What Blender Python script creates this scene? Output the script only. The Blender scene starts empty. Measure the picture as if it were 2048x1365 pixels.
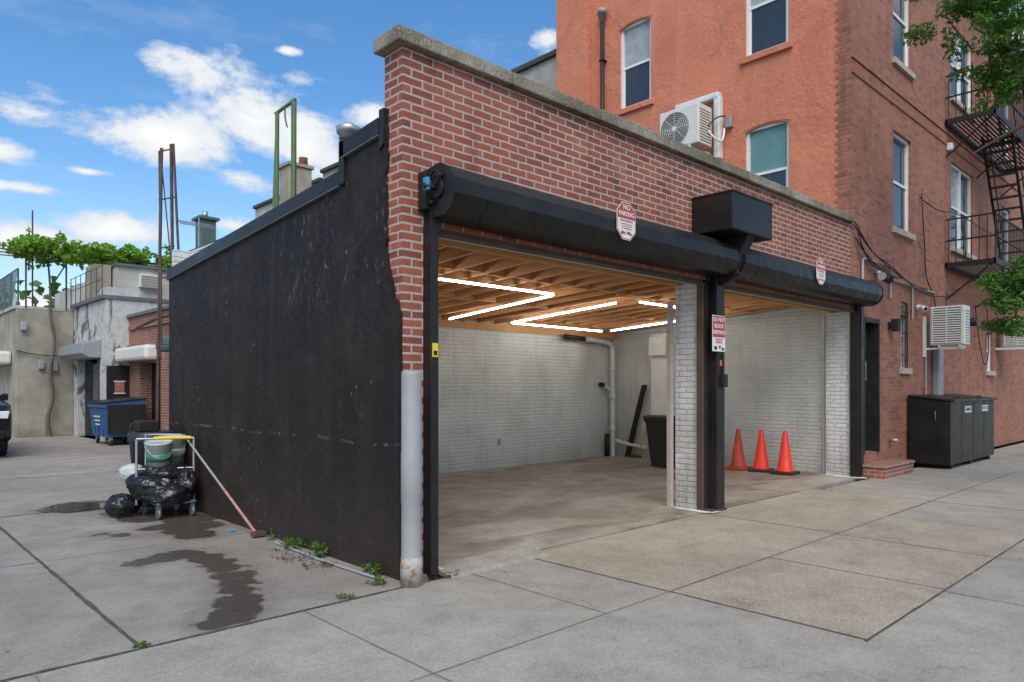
import bpy, math, random
from mathutils import Vector, Matrix, noise
random.seed(7)
D=bpy.data; SC=bpy.context.scene
COL=SC.collection

# ------------------------------------------------------------------ nodes
class G:
    def __init__(s,nt): s.nt=nt
    def n(s,t,ins=None,**props):
        nd=s.nt.nodes.new(t)
        for k,v in props.items(): setattr(nd,k,v)
        if ins:
            for k,v in ins.items():
                so=nd.inputs[k]
                if isinstance(v,bpy.types.NodeSocket): s.nt.links.new(v,so)
                else: so.default_value=v
        return nd
    def m(s,op,a,b=0.0,c=0.0,clamp=False):
        nd=s.n('ShaderNodeMath',{0:a,1:b,2:c},operation=op); nd.use_clamp=clamp
        return nd.outputs[0]
    def mix(s,f,a,b,bt='MIX'):
        nd=s.n('ShaderNodeMix',data_type='RGBA',blend_type=bt)
        for k,v in ((0,f),(6,a),(7,b)):
            if isinstance(v,bpy.types.NodeSocket): s.nt.links.new(v,nd.inputs[k])
            else: nd.inputs[k].default_value=v
        return nd.outputs[2]
    def noise(s,vec,scale,detail=4,rough=.55,dist=0):
        return s.n('ShaderNodeTexNoise',{'Vector':vec,'Scale':scale,'Detail':detail,'Roughness':rough,'Distortion':dist}).outputs['Fac']
    def ramp(s,f,a,b,lo=0.,hi=1.):
        nd=s.n('ShaderNodeMapRange',{0:f,1:a,2:b,3:lo,4:hi}); nd.clamp=True
        return nd.outputs[0]
    def scale(s,vec,v):
        return s.n('ShaderNodeVectorMath',{0:vec,1:v},operation='MULTIPLY').outputs[0]
def c4(c): return (c[0],c[1],c[2],1.)
def newmat(name):
    m=D.materials.new(name); m.use_nodes=True; nt=m.node_tree; nt.nodes.clear()
    g=G(nt); b=g.n('ShaderNodeBsdfPrincipled'); o=g.n('ShaderNodeOutputMaterial')
    nt.links.new(b.outputs[0],o.inputs[0])
    geo=g.n('ShaderNodeNewGeometry')
    return m,g,b,geo.outputs['Position'],geo.outputs['True Normal']
def setin(g,b,k,v):
    if isinstance(v,bpy.types.NodeSocket): g.nt.links.new(v,b.inputs[k])
    else: b.inputs[k].default_value=v
def bump(g,b,h,strength=.5,dist=.01):
    nd=g.n('ShaderNodeBump',{'Strength':strength,'Distance':dist,'Height':h}); g.nt.links.new(nd.outputs[0],b.inputs['Normal'])
def walluv(g,P,Nn):
    p=g.n('ShaderNodeSeparateXYZ',{0:P}); n=g.n('ShaderNodeSeparateXYZ',{0:Nn})
    ax=g.m('ABSOLUTE',n.outputs[0]); isx=g.m('GREATER_THAN',ax,.6)
    u=g.m('ADD',g.m('MULTIPLY',p.outputs[0],g.m('SUBTRACT',1.,isx)),g.m('MULTIPLY',p.outputs[1],isx))
    az=g.m('GREATER_THAN',g.m('ABSOLUTE',n.outputs[2]),.7)
    v=g.m('ADD',p.outputs[2],g.m('MULTIPLY',az,p.outputs[1]))
    return g.n('ShaderNodeCombineXYZ',{0:u,1:v,2:0.}).outputs[0],p

def brick(name,c1,c2,mort,w=.212,h=.068,ms=.010,bs=.6,rough=.85,wob=.006,dirt=(.5,.5,.5),dirtamt=.35,soot=None,smooth=.25,hdr=False,eff=.35,effc=(.55,.5,.47),finea=.45,grime=None):
    m,g,b,P,Nn=newmat(name)
    uv,p=walluv(g,P,Nn)
    nz=g.n('ShaderNodeTexNoise',{'Vector':P,'Scale':7.,'Detail':3.})
    off=g.scale(g.n('ShaderNodeVectorMath',{0:nz.outputs['Color'],1:(.5,.5,.5)},operation='SUBTRACT').outputs[0],(wob*2,wob*2,0))
    uv2=g.n('ShaderNodeVectorMath',{0:uv,1:off},operation='ADD').outputs[0]
    bt=g.n('ShaderNodeTexBrick',{'Vector':uv2,'Color1':c4(c1),'Color2':c4(c2),'Mortar':c4(mort),'Scale':1.,'Mortar Size':ms,'Mortar Smooth':smooth,'Bias':0.,'Brick Width':w,'Row Height':h})
    bt.offset=.5
    col=bt.outputs['Color']
    if hdr:
        b2=g.n('ShaderNodeTexBrick',{'Vector':uv2,'Color1':(0,0,0,1),'Color2':(1,1,1,1),'Mortar':(0,0,0,1),'Scale':1.,'Mortar Size':ms,'Mortar Smooth':smooth,'Bias':-.1,'Brick Width':w,'Row Height':h})
        b2.offset=.5
        sepf=g.ramp(b2.outputs['Color'],.7,.95,0.,.6)
        col=g.mix(sepf,col,c4((c1[0]*.38,c1[1]*.5,c1[2]*.65)))
    big=g.noise(P,1.3,5,.6); fine=g.noise(P,38.,4,.7)
    col=g.mix(g.ramp(big,.42,.72,0.,dirtamt),col,c4(dirt),'MULTIPLY')
    col=g.mix(g.ramp(fine,.35,.75,0.,finea),col,(.5,.45,.45,1),'MULTIPLY')
    ef=g.noise(P,2.7,6,.7)
    col=g.mix(g.ramp(ef,.58,.78,0.,eff),col,c4(effc))
    if grime:
        st=g.noise(g.scale(P,(4.,4.,.5)),1.4,6,.65)
        col=g.mix(g.ramp(st,.5,.72,0.,grime),col,(.35,.32,.3,1),'MULTIPLY')
    if soot:
        col=g.mix(g.ramp(g.m('ADD',p.outputs[2],g.m('MULTIPLY',big,-.6)),soot[0]-.3,soot[1]-.3,soot[2],0.),col,c4(soot[3]),'MULTIPLY')
    setin(g,b,'Base Color',col); setin(g,b,'Roughness',rough)
    hgt=g.m('ADD',g.m('SUBTRACT',1.,bt.outputs['Fac']),g.m('MULTIPLY',fine,.35))
    hgt=g.m('ADD',hgt,g.m('MULTIPLY',g.noise(P,9.,3,.6),.9 if smooth>.5 else .3))
    bump(g,b,hgt,bs,.008)
    return m
def plain(name,c,rough=.5,metal=0.,var=.25,sc=6.,bs=.1,dirt=None,spec=.5,fs=60.):
    m,g,b,P,Nn=newmat(name)
    n1=g.noise(P,sc,5,.6); n2=g.noise(P,fs,3,.6)
    d=dirt if dirt else tuple(x*.45 for x in c)
    col=g.mix(g.ramp(n1,.38,.72,0.,var),c4(c),c4(d))
    setin(g,b,'Base Color',col); setin(g,b,'Metallic',metal)
    setin(g,b,'Roughness',g.ramp(n1,.3,.7,max(.02,rough-.08),min(1,rough+.12)))
    b.inputs['Specular IOR Level'].default_value=spec
    if bs>0: bump(g,b,g.m('ADD',n2,g.m('MULTIPLY',n1,2.)),bs,.004)
    return m
def concrete(name,c,stain=(.5,.48,.45),amt=.5,speck=.35,rough=.85,spsc=70.,cracks=True,warm=None,smooth=False,wet=None,floor=False):
    m,g,b,P,Nn=newmat(name)
    a=g.noise(P,.45,6,.62,.4); a2=g.noise(P,2.6,8,.7,.3); f=g.noise(P,spsc,4,.8); ff=g.noise(P,26.,4,.7)
    col=g.mix(g.ramp(a,.35,.65,0.,amt),c4(c),c4(stain),'MULTIPLY')
    col=g.mix(g.ramp(a2,.42,.68,0.,amt),col,c4(stain),'MULTIPLY')
    if warm: col=g.mix(g.ramp(g.noise(P,.9,5,.6),.45,.7,0.,.7),col,c4(warm))
    col=g.mix(g.ramp(f,.48,.62,0.,speck),col,(.22,.2,.19,1),'MULTIPLY')
    col=g.mix(g.ramp(f,.45,.30,0.,speck*.7),col,(.8,.75,.68,1))
    col=g.mix(g.ramp(ff,.45,.65,0.,.3),col,(.5,.48,.46,1),'MULTIPLY')
    v=g.n('ShaderNodeTexVoronoi',{'Vector':P,'Scale':1.9,'Randomness':1.}); 
    sp=g.m('LESS_THAN',g.m('ADD',v.outputs['Distance'],g.m('MULTIPLY',ff,.04)),.052)
    col=g.mix(g.m('MULTIPLY',sp,.65),col,(.07,.065,.06,1))
    v=g.n('ShaderNodeTexVoronoi',{'Vector':P,'Scale':7.,'Randomness':1.})
    sp=g.m('MULTIPLY',g.m('LESS_THAN',v.outputs['Distance'],.07),g.ramp(a2,.45,.6))
    col=g.mix(g.m('MULTIPLY',sp,.5),col,(.09,.08,.07,1))
    if floor:
        st=g.n('ShaderNodeTexNoise',{'Vector':g.scale(P,(.55,1.1,1)),'Scale':1.1,'Detail':7.,'Roughness':.68,'Distortion':1.2}).outputs['Fac']
        col=g.mix(g.ramp(st,.46,.62,0.,.7),col,(.42,.36,.29,1),'MULTIPLY')
        col=g.mix(g.ramp(st,.42,.30,0.,.35),col,(.58,.54,.48,1))
    h=g.m('ADD',f,g.m('MULTIPLY',ff,.8))
    if cracks:
        dn=g.n('ShaderNodeTexNoise',{'Vector':P,'Scale':1.8,'Detail':5.})
        pv=g.n('ShaderNodeVectorMath',{0:P,1:g.scale(dn.outputs['Color'],(.7,.7,.7))},operation='ADD').outputs[0]
        cv=g.n('ShaderNodeTexVoronoi',{'Vector':pv,'Scale':.25},feature='DISTANCE_TO_EDGE')
        cm=g.m('MULTIPLY',g.ramp(cv.outputs['Distance'],.0,.0024,1.,0.),g.ramp(a,.4,.55,0.,1.))
        col=g.mix(g.m('MULTIPLY',cm,.6),col,(.07,.065,.06,1))
    rg=g.ramp(a2,.3,.7,rough-.2,rough)
    if wet:
        p=g.n('ShaderNodeSeparateXYZ',{0:P}); tot=None
        for (x,y,r) in wet:
            dx=g.m('SUBTRACT',p.outputs[0],x); dy=g.m('SUBTRACT',p.outputs[1],y)
            q=g.m('SUBTRACT',r,g.m('SQRT',g.m('ADD',g.m('MULTIPLY',dx,dx),g.m('MULTIPLY',dy,dy))))
            tot=q if tot is None else g.m('SMOOTH_MAX',tot,q,.1)
        wn=g.noise(P,3.6,7,.62,.6)
        tot=g.m('ADD',tot,g.m('MULTIPLY',g.m('SUBTRACT',wn,.5),.36))
        damp=g.ramp(tot,-.2,.0,0.,1.); core=g.ramp(tot,.0,.03)
        col=g.mix(g.m('MULTIPLY',damp,.45),col,(.5,.46,.42,1),'MULTIPLY')
        col=g.mix(g.m('MULTIPLY',core,.8),col,(.22,.19,.165,1),'MULTIPLY')
        rg=g.m('ADD',g.m('MULTIPLY',rg,g.m('SUBTRACT',1.,core)),g.m('MULTIPLY',core,g.ramp(a2,.35,.65,.16,.5)))
    setin(g,b,'Base Color',col)
    setin(g,b,'Roughness',rg)
    b.inputs['Specular IOR Level'].default_value=.35
    bump(g,b,h,.4 if not smooth else .12,.005)
    return m
def leafmat(name,c1,c2):
    m,g,b,P,Nn=newmat(name)
    n=g.noise(P,3.,3,.6); n2=g.n('ShaderNodeTexWhiteNoise',{'Vector':g.n('ShaderNodeVectorMath',{0:P,1:(.04,.04,.04)},operation='SNAP').outputs[0]}).outputs['Value']
    col=g.mix(g.m('ADD',g.m('MULTIPLY',n,.6),g.m('MULTIPLY',n2,.4)),c4(c1),c4(c2))
    setin(g,b,'Base Color',col); setin(g,b,'Roughness',.55)
    tr=g.n('ShaderNodeBsdfTranslucent',{0:col}); mx=g.n('ShaderNodeMixShader',{0:.4,1:b.outputs[0],2:tr.outputs[0]})
    out=[x for x in g.nt.nodes if x.type=='OUTPUT_MATERIAL'][0]; g.nt.links.new(mx.outputs[0],out.inputs[0])
    return m

M={}
M['brick']=brick('red_garage_brick',(.40,.105,.06),(.25,.065,.042),(.46,.39,.325),hdr=True,ms=.0105,dirt=(.6,.54,.5),dirtamt=.45,eff=.3,effc=(.43,.37,.33),grime=.45,bs=.8)
M['brick2']=brick('red_building_brick',(.43,.155,.085),(.31,.105,.062),(.28,.205,.155),ms=.006,hdr=True,dirtamt=.4,eff=.18,effc=(.45,.35,.28),grime=.4)
M['brick3']=brick('old_red_brick',(.36,.11,.06),(.25,.075,.045),(.35,.29,.23),ms=.010,hdr=True)
M['wbrick']=brick('white_painted_brick',(.67,.69,.65),(.65,.67,.63),(.625,.645,.60),ms=.012,bs=.9,rough=.55,wob=.016,dirt=(.6,.6,.57),dirtamt=.5,soot=(0.,.9,.5,(.6,.55,.48)),smooth=.9,eff=.3,effc=(.5,.49,.45),finea=.3,grime=.2)
M['pbrick']=brick('worn_white_painted_brick',(.74,.74,.73),(.68,.68,.67),(.60,.595,.58),ms=.012,bs=.9,rough=.6,wob=.016,dirt=(.45,.45,.43),dirtamt=.6,soot=(0.,1.2,.5,(.5,.47,.44)),smooth=.8,eff=.4,effc=(.36,.34,.32),grime=.5)
M['sidewalk']=concrete('sidewalk_concrete',(.395,.36,.30),amt=.48)
WET=[(1.90,6.62,.17),(2.08,6.66,.18),(2.25,6.66,.2),(2.36,6.4,.18),(2.37,6.15,.16),(2.37,5.9,.16),(2.31,5.65,.16),(2.24,5.42,.16),(2.16,5.2,.16),(2.06,4.97,.18),(1.93,4.75,.18),(1.78,4.57,.16),
     (2.7,8.9,.42),(2.55,9.4,.3),(2.95,8.4,.34),(2.55,8.1,.24),(2.58,7.75,.2),(2.66,7.45,.22),(2.85,7.9,.25),(3.0,9.3,.35),(1.95,8.15,.10),(2.1,7.95,.12),(2.25,10.2,.45)]
M['drive']=concrete('driveway_concrete',(.36,.325,.28),stain=(.52,.48,.44),amt=.6,speck=.25,warm=(.285,.25,.205),wet=WET)
M['tan']=concrete('tan_exposed_aggregate',(.435,.37,.28),stain=(.60,.56,.51),amt=.55,speck=.5,spsc=70.,cracks=True)
M['floor']=concrete('garage_floor_concrete',(.40,.355,.30),stain=(.56,.5,.43),amt=.55,speck=.14,rough=.6,warm=(.29,.24,.185),smooth=True,floor=True)
M['joint']=plain('joint_dirt',(.05,.045,.035),.95,var=.6,sc=9.,dirt=(.16,.14,.11),bs=.3)
M['joint2']=plain('tooled_joint',(.2,.18,.15),.95,var=.6,sc=5.,dirt=(.11,.10,.08),bs=.3)
M['asphalt']=concrete('asphalt',(.055,.055,.055),amt=.3,speck=.3,cracks=False)
M['coping']=concrete('coping_stone',(.37,.33,.25),stain=(.4,.37,.3),amt=.9,speck=.5,spsc=50.,cracks=False)
M['sill']=plain('sill_stone',(.46,.38,.31),.8,var=.4)
M['hood']=plain('black_painted_steel',(.0115,.011,.0105),.38,var=.7,sc=2.5,bs=.2,dirt=(.03,.025,.021),spec=.3,fs=14.)
M['black']=plain('black_matte_metal',(.015,.014,.013),.5,var=.4,bs=.1,dirt=(.033,.028,.024),spec=.3)
M['blackpl']=plain('black_plastic',(.02,.02,.021),.45,var=.3,dirt=(.05,.05,.05),spec=.4)
M['bag']=plain('bin_bag_plastic',(.012,.012,.013),.25,var=.3,bs=.5,sc=12.,fs=20.)
M['rust']=plain('rusty_steel',(.10,.055,.04),.65,var=.7,sc=5.,dirt=(.03,.02,.018),bs=.4)
M['brown']=plain('brown_shutter',(.09,.05,.037),.6,var=.5,dirt=(.03,.02,.018))
M['white']=plain('white_paint',(.72,.72,.69),.45,var=.25,dirt=(.5,.5,.46))
M['white2']=plain('white_metal_casing',(.66,.64,.57),.45,var=.3,dirt=(.42,.40,.34))
M['grill']=plain('fan_grille_dark',(.10,.10,.10),.5)
M['galv']=plain('galvanised_metal',(.42,.43,.44),.4,.6,var=.4,dirt=(.2,.2,.2))
M['steel']=plain('dull_grey_steel',(.16,.165,.17),.5,.3,var=.5)
M['greyp']=plain('grey_pipe_paint',(.30,.295,.30),.5,var=.5,sc=4.,dirt=(.21,.20,.19))
M['green']=plain('green_paint',(.09,.17,.045),.6,var=.6,dirt=(.10,.08,.05))
M['dkgreen']=plain('dark_green_metal',(.08,.13,.12),.6,var=.4)
M['glass']=plain('window_glass',(.03,.038,.042),.04,var=.3,sc=1.,bs=0.,spec=.8)
M['curtain']=plain('curtained_window_glass',(.36,.38,.38),.12,var=.6,sc=5.,bs=0.,dirt=(.16,.18,.18))
M['blind']=plain('green_blind_glass',(.14,.27,.25),.12,var=.5,sc=2.,bs=0.,dirt=(.08,.16,.15))
M['blue']=plain('blue_dumpster_paint',(.03,.11,.27),.5,var=.5,dirt=(.02,.05,.12))
M['orange']=plain('cone_orange',(.80,.035,.016),.5,var=.15)
M['orange2']=plain('cone_dirty',(.50,.06,.03),.6,var=.6)
M['yellow']=plain('yellow_plastic',(.72,.55,.02),.45,var=.2)
M['red']=plain('sign_red',(.42,.025,.03),.4,var=.3,dirt=(.4,.14,.12))
M['signw']=plain('sign_white',(.72,.70,.65),.4,var=.3,dirt=(.52,.48,.42))
M['bluet']=plain('blue_tape',(.03,.25,.45),.5)
M['orst']=plain('orange_sticker',(.8,.15,.02),.5)
M['graypl']=plain('grey_stucco',(.34,.31,.24),.9,var=.9,sc=1.5,dirt=(.16,.145,.115),bs=.5)
M['wallgrey']=plain('light_grey_render',(.46,.44,.40),.85,var=.9,sc=1.2,dirt=(.24,.22,.20),bs=.3)
M['dkroof']=plain('roof_felt',(.06,.055,.05),.9,var=.4)
M['bark']=plain('bark',(.13,.10,.075),.9,var=.6,sc=14.,bs=.8)
M['leaf']=leafmat('street_tree_leaf',(.05,.13,.015),(.12,.25,.03))
M['vine']=leafmat('vine_leaf',(.11,.28,.015),(.27,.45,.04))
M['far']=leafmat('distant_leaf',(.05,.12,.02),(.10,.2,.04))
M['pot']=plain('terracotta',(.4,.13,.06),.8)
M['pvc']=plain('white_pvc',(.64,.65,.62),.35,var=.3)
M['bucket']=plain('white_bucket',(.50,.52,.48),.4,var=.5)
M['bucketg']=plain('green_label',(.04,.20,.12),.5,var=.6)
M['tyre']=plain('tyre_rubber',(.02,.02,.02),.8)
M['carp']=plain('car_black_paint',(.01,.01,.012),.12,var=.1,bs=0.,spec=.8)
M['chrome']=plain('chrome',(.6,.6,.6),.15,1.,bs=0.)
M['hose']=plain('red_handle',(.42,.15,.12),.5,var=.6,sc=12.,dirt=(.5,.45,.42))

def led():
    m=D.materials.new('led_tube_light'); m.use_nodes=True; nt=m.node_tree; nt.nodes.clear()
    g=G(nt); e=g.n('ShaderNodeEmission',{0:(1,.985,.96,1),1:26.}); o=g.n('ShaderNodeOutputMaterial'); nt.links.new(e.outputs[0],o.inputs[0]); return m
M['led']=led()
def woodm():
    m,g,b,P,Nn=newmat('raw_joist_timber')
    st=g.scale(P,(14.,.8,14.)); n=g.noise(st,2.,5,.6,.5); n2=g.noise(P,1.3,4,.6)
    rnd=g.n('ShaderNodeTexWhiteNoise',{'Vector':g.scale(g.n('ShaderNodeVectorMath',{0:P,1:(.41,9.,9.)},operation='SNAP').outputs[0],(1,1,1))}).outputs['Value']
    col=g.mix(n,(.68,.36,.15,1),(.48,.22,.085,1)); col=g.mix(g.m('MULTIPLY',n2,.5),col,(.74,.43,.19,1))
    col=g.mix(g.m('MULTIPLY',rnd,.4),col,(.40,.17,.06,1))
    setin(g,b,'Base Color',col); setin(g,b,'Roughness',.7); b.inputs['Specular IOR Level'].default_value=.25; bump(g,b,n,.2,.003); return m
M['wood']=woodm()
def orangem():
    m,g,b,P,Nn=newmat('orange_stucco')
    a=g.noise(P,.7,6,.65,.5); f=g.noise(P,14.,6,.65); f2=g.noise(P,70.,3,.6)
    col=g.mix(g.ramp(a,.35,.7),(.60,.215,.125,1),(.51,.17,.10,1))
    s=g.noise(g.scale(P,(3.,3.,.35)),1.2,5,.6)
    col=g.mix(g.ramp(s,.5,.75,0.,.5),col,(.62,.30,.21,1))
    pz=g.n('ShaderNodeTexNoise',{'Vector':P,'Scale':1.9,'Detail':8.,'Distortion':1.5}).outputs['Fac']
    col=g.mix(g.ramp(pz,.58,.64,0.,.35),col,(.44,.15,.088,1))
    col=g.mix(g.ramp(f,.5,.7,0.,.25),col,(.42,.13,.075,1))
    setin(g,b,'Base Color',col); setin(g,b,'Roughness',.85); b.inputs['Specular IOR Level'].default_value=.2
    bump(g,b,g.m('ADD',g.m('MULTIPLY',a,6.),g.m('ADD',g.m('MULTIPLY',f,1.2),g.m('MULTIPLY',f2,.3))),.6,.022); return m
M['ostucco']=orangem()
def blackwall():
    m,g,b,P,Nn=newmat('black_stucco')
    p=g.n('ShaderNodeSeparateXYZ',{0:P})
    a=g.noise(P,.8,6,.6,.5); f=g.noise(P,22.,5,.6); sv=g.noise(g.scale(P,(3,3.5,.4)),1.5,5,.6)
    col=g.mix(g.ramp(a,.35,.7),(.012,.0095,.0085,1),(.022,.015,.012,1))
    col=g.mix(g.ramp(sv,.45,.7,0.,.7),col,(.034,.023,.0175,1))
    bl=g.noise(P,2.4,7,.7)
    col=g.mix(g.ramp(bl,.50,.70,0.,.4),col,(.05,.037,.029,1))
    low=g.ramp(g.m('ADD',p.outputs[2],g.m('MULTIPLY',a,.6)),.15,1.3,.6,0.)
    col=g.mix(low,col,(.055,.040,.031,1))
    def ridge(vs,sc,w,dist):
        n=g.n('ShaderNodeTexNoise',{'Vector':g.scale(P,vs),'Scale':sc,'Detail':7.,'Roughness':.65,'Distortion':dist}).outputs['Fac']
        return g.ramp(g.m('ABSOLUTE',g.m('SUBTRACT',n,.5)),0.,w,1.,0.)
    reg=g.ramp(g.noise(P,1.1,2,.5),.54,.64); brk=g.ramp(g.noise(P,16.,4,.7),.5,.6)
    s1=g.m('MULTIPLY',ridge((1,2.6,.7),1.3,.010,1.2),g.m('MULTIPLY',reg,brk))
    hi=g.ramp(g.m('ABSOLUTE',g.m('SUBTRACT',p.outputs[1],6.2)),.2,.9,1.,0.); hi=g.m('MULTIPLY',hi,g.ramp(p.outputs[2],1.8,2.5))
    s2=g.m('MULTIPLY',g.ramp(g.n('ShaderNodeTexNoise',{'Vector':g.scale(P,(1,6.5,1.3)),'Scale':2.4,'Detail':9.,'Roughness':.75,'Distortion':1.8}).outputs['Fac'],.585,.65),hi)
    fl=g.m('MULTIPLY',g.m('LESS_THAN',g.n('ShaderNodeTexVoronoi',{'Vector':g.scale(P,(1,1.,.6)),'Scale':6.}).outputs['Distance'],.06),g.ramp(g.noise(P,.7,2,.5),.50,.58))
    hb=g.m('MULTIPLY',g.ramp(g.m('ABSOLUTE',g.m('SUBTRACT',p.outputs[2],g.m('ADD',.98,g.m('MULTIPLY',a,.12)))),.0,.018,1.,0.),g.ramp(g.noise(P,9.,4,.6),.5,.6))
    col=g.mix(g.m('MULTIPLY',s1,.55),col,(.34,.32,.29,1)); col=g.mix(g.m('MULTIPLY',s2,.5),col,(.30,.29,.27,1)); col=g.mix(g.m('MULTIPLY',fl,.45),col,(.30,.27,.24,1))
    col=g.mix(g.m('MULTIPLY',hb,.45),col,(.23,.18,.15,1))
    setin(g,b,'Base Color',col); setin(g,b,'Roughness',g.ramp(f,.3,.7,.5,.7))
    b.inputs['Specular IOR Level'].default_value=.2
    bump(g,b,g.m('ADD',g.m('MULTIPLY',a,5.),g.m('ADD',g.m('MULTIPLY',bl,2.),g.m('MULTIPLY',f,.7))),.5,.022); return m
M['bstucco']=blackwall()
def peelm():
    m,g,b,P,Nn=newmat('peeling_white_paint')
    a=g.n('ShaderNodeTexNoise',{'Vector':g.scale(P,(1,1,.6)),'Scale':1.6,'Detail':9.,'Roughness':.7,'Distortion':1.}).outputs['Fac']
    col=g.mix(g.ramp(a,.53,.57),(.50,.49,.47,1),(.14,.13,.12,1))
    col=g.mix(g.ramp(g.noise(P,6.,4),.4,.8,0.,.6),col,(.4,.38,.36,1),'MULTIPLY')
    setin(g,b,'Base Color',col); setin(g,b,'Roughness',.85); bump(g,b,a,.4,.03); return m
M['peel']=peelm()
def wetm(name,c,rough,spec=.5):
    m,g,b,P,Nn=newmat(name)
    n=g.noise(P,5.,5,.6); f=g.noise(P,110.,2,.6)
    setin(g,b,'Base Color',g.mix(g.ramp(n,.35,.7),c4(c),c4(tuple(x*1.7 for x in c))))
    setin(g,b,'Roughness',g.ramp(n,.3,.7,rough*.6,rough*1.4)); bump(g,b,f,.04,.002); b.inputs['Specular IOR Level'].default_value=spec; return m
M['water']=wetm('puddle_water',(.05,.042,.034),.04)
M['spill']=wetm('dried_paint_marks',(.45,.44,.41),.8)
M['drain']=wetm('oil_mark',(.03,.026,.022),.5)

# ------------------------------------------------------------------ mesh helpers
def empty(name):
    e=D.objects.new(name,None); COL.objects.link(e); e.empty_display_size=.1; return e
def mesh(name,vs,fs,mat,parent=None,smooth=False,bev=0.):
    me=D.meshes.new(name); me.from_pydata([tuple(v) for v in vs],[],fs); me.update()
    o=D.objects.new(name,me); COL.objects.link(o)
    if mat: me.materials.append(M[mat] if isinstance(mat,str) else mat)
    if smooth:
        for p in me.polygons: p.use_smooth=True
    if parent: o.parent=parent
    if bev>0:
        md=o.modifiers.new('b','BEVEL'); md.width=bev; md.segments=2; md.limit_method='ANGLE'
    return o
def box(name,x0,x1,y0,y1,z0,z1,mat,parent=None,bev=0.):
    if x0>x1:x0,x1=x1,x0
    if y0>y1:y0,y1=y1,y0
    if z0>z1:z0,z1=z1,z0
    vs=[(x,y,z) for z in (z0,z1) for y in (y0,y1) for x in (x0,x1)]
    fs=[(0,2,3,1),(4,5,7,6),(0,1,5,4),(2,6,7,3),(0,4,6,2),(1,3,7,5)]
    return mesh(name,vs,fs,mat,parent,bev=bev)
def prism(name,pts,axis,a0,a1,mat,parent=None,bev=0.,smooth=False):
    def T(p,a):
        if axis=='X': return (a,p[0],p[1])
        if axis=='Y': return (p[0],a,p[1])
        return (p[0],p[1],a)
    n=len(pts); vs=[T(p,a0) for p in pts]+[T(p,a1) for p in pts]
    fs=[tuple(range(n)),tuple(range(2*n-1,n-1,-1))]+[(i,i+n,(i+1)%n+n,(i+1)%n) for i in range(n)]
    o=mesh(name,vs,fs,mat,parent,bev=bev)
    import bmesh
    bm=bmesh.new(); bm.from_mesh(o.data); bmesh.ops.recalc_face_normals(bm,faces=bm.faces); bm.to_mesh(o.data); bm.free()
    return o
def frus(name,p0,p1,r0,r1,mat,parent=None,seg=16,cap=True,smooth=True):
    p0=Vector(p0);p1=Vector(p1); d=(p1-p0).normalized()
    up=Vector((0,0,1)) if abs(d.z)<.95 else Vector((1,0,0))
    a=d.cross(up).normalized(); b=d.cross(a)
    vs=[]
    for p,r in ((p0,r0),(p1,r1)):
        for i in range(seg):
            t=2*math.pi*i/seg; vs.append(p+a*math.cos(t)*r+b*math.sin(t)*r)
    fs=[(i,(i+1)%seg,(i+1)%seg+seg,i+seg) for i in range(seg)]
    if cap: fs+=[tuple(range(seg-1,-1,-1)),tuple(range(seg,2*seg))]
    o=mesh(name,vs,fs,mat,parent)
    if smooth:
        for p in o.data.polygons: p.use_smooth=(len(p.vertices)==4)
    return o
def lathe(name,c,prof,mat,parent=None,seg=24):
    vs=[];n=len(prof)
    for r,z in prof:
        for i in range(seg):
            t=2*math.pi*i/seg; vs.append((c[0]+r*math.cos(t),c[1]+r*math.sin(t),c[2]+z))
    fs=[(k*seg+i,k*seg+(i+1)%seg,(k+1)*seg+(i+1)%seg,(k+1)*seg+i) for k in range(n-1) for i in range(seg)]
    fs+=[tuple(range(seg-1,-1,-1)),tuple(range((n-1)*seg,n*seg))]
    o=mesh(name,vs,fs,mat,parent)
    for p in o.data.polygons: p.use_smooth=(len(p.vertices)==4)
    return o
def tube(name,pts,r,mat,parent=None,poly=False,radii=None):
    cu=D.curves.new(name,'CURVE'); cu.dimensions='3D'; cu.bevel_depth=r; cu.bevel_resolution=3; cu.use_fill_caps=True
    sp=cu.splines.new('POLY' if poly else 'NURBS'); sp.points.add(len(pts)-1)
    for i,p in enumerate(pts):
        sp.points[i].co=(p[0],p[1],p[2],1)
        if radii: sp.points[i].radius=radii[i]
    if not poly: sp.order_u=3; sp.use_endpoint_u=True
    o=D.objects.new(name,cu); COL.objects.link(o); cu.materials.append(M[mat])
    if parent:o.parent=parent
    return o
def text(name,s,loc,size,mat,parent=None,rot=(math.pi/2,0,0),sx=1.,bold=.0):
    cu=D.curves.new(name,'FONT'); cu.body=s; cu.size=size; cu.align_x='CENTER'; cu.align_y='CENTER'; cu.extrude=.0008; cu.offset=bold
    o=D.objects.new(name,cu); COL.objects.link(o); o.location=loc; o.rotation_euler=rot; o.scale=(sx,1,1); cu.materials.append(M[mat])
    if parent:o.parent=parent
    return o
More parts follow.
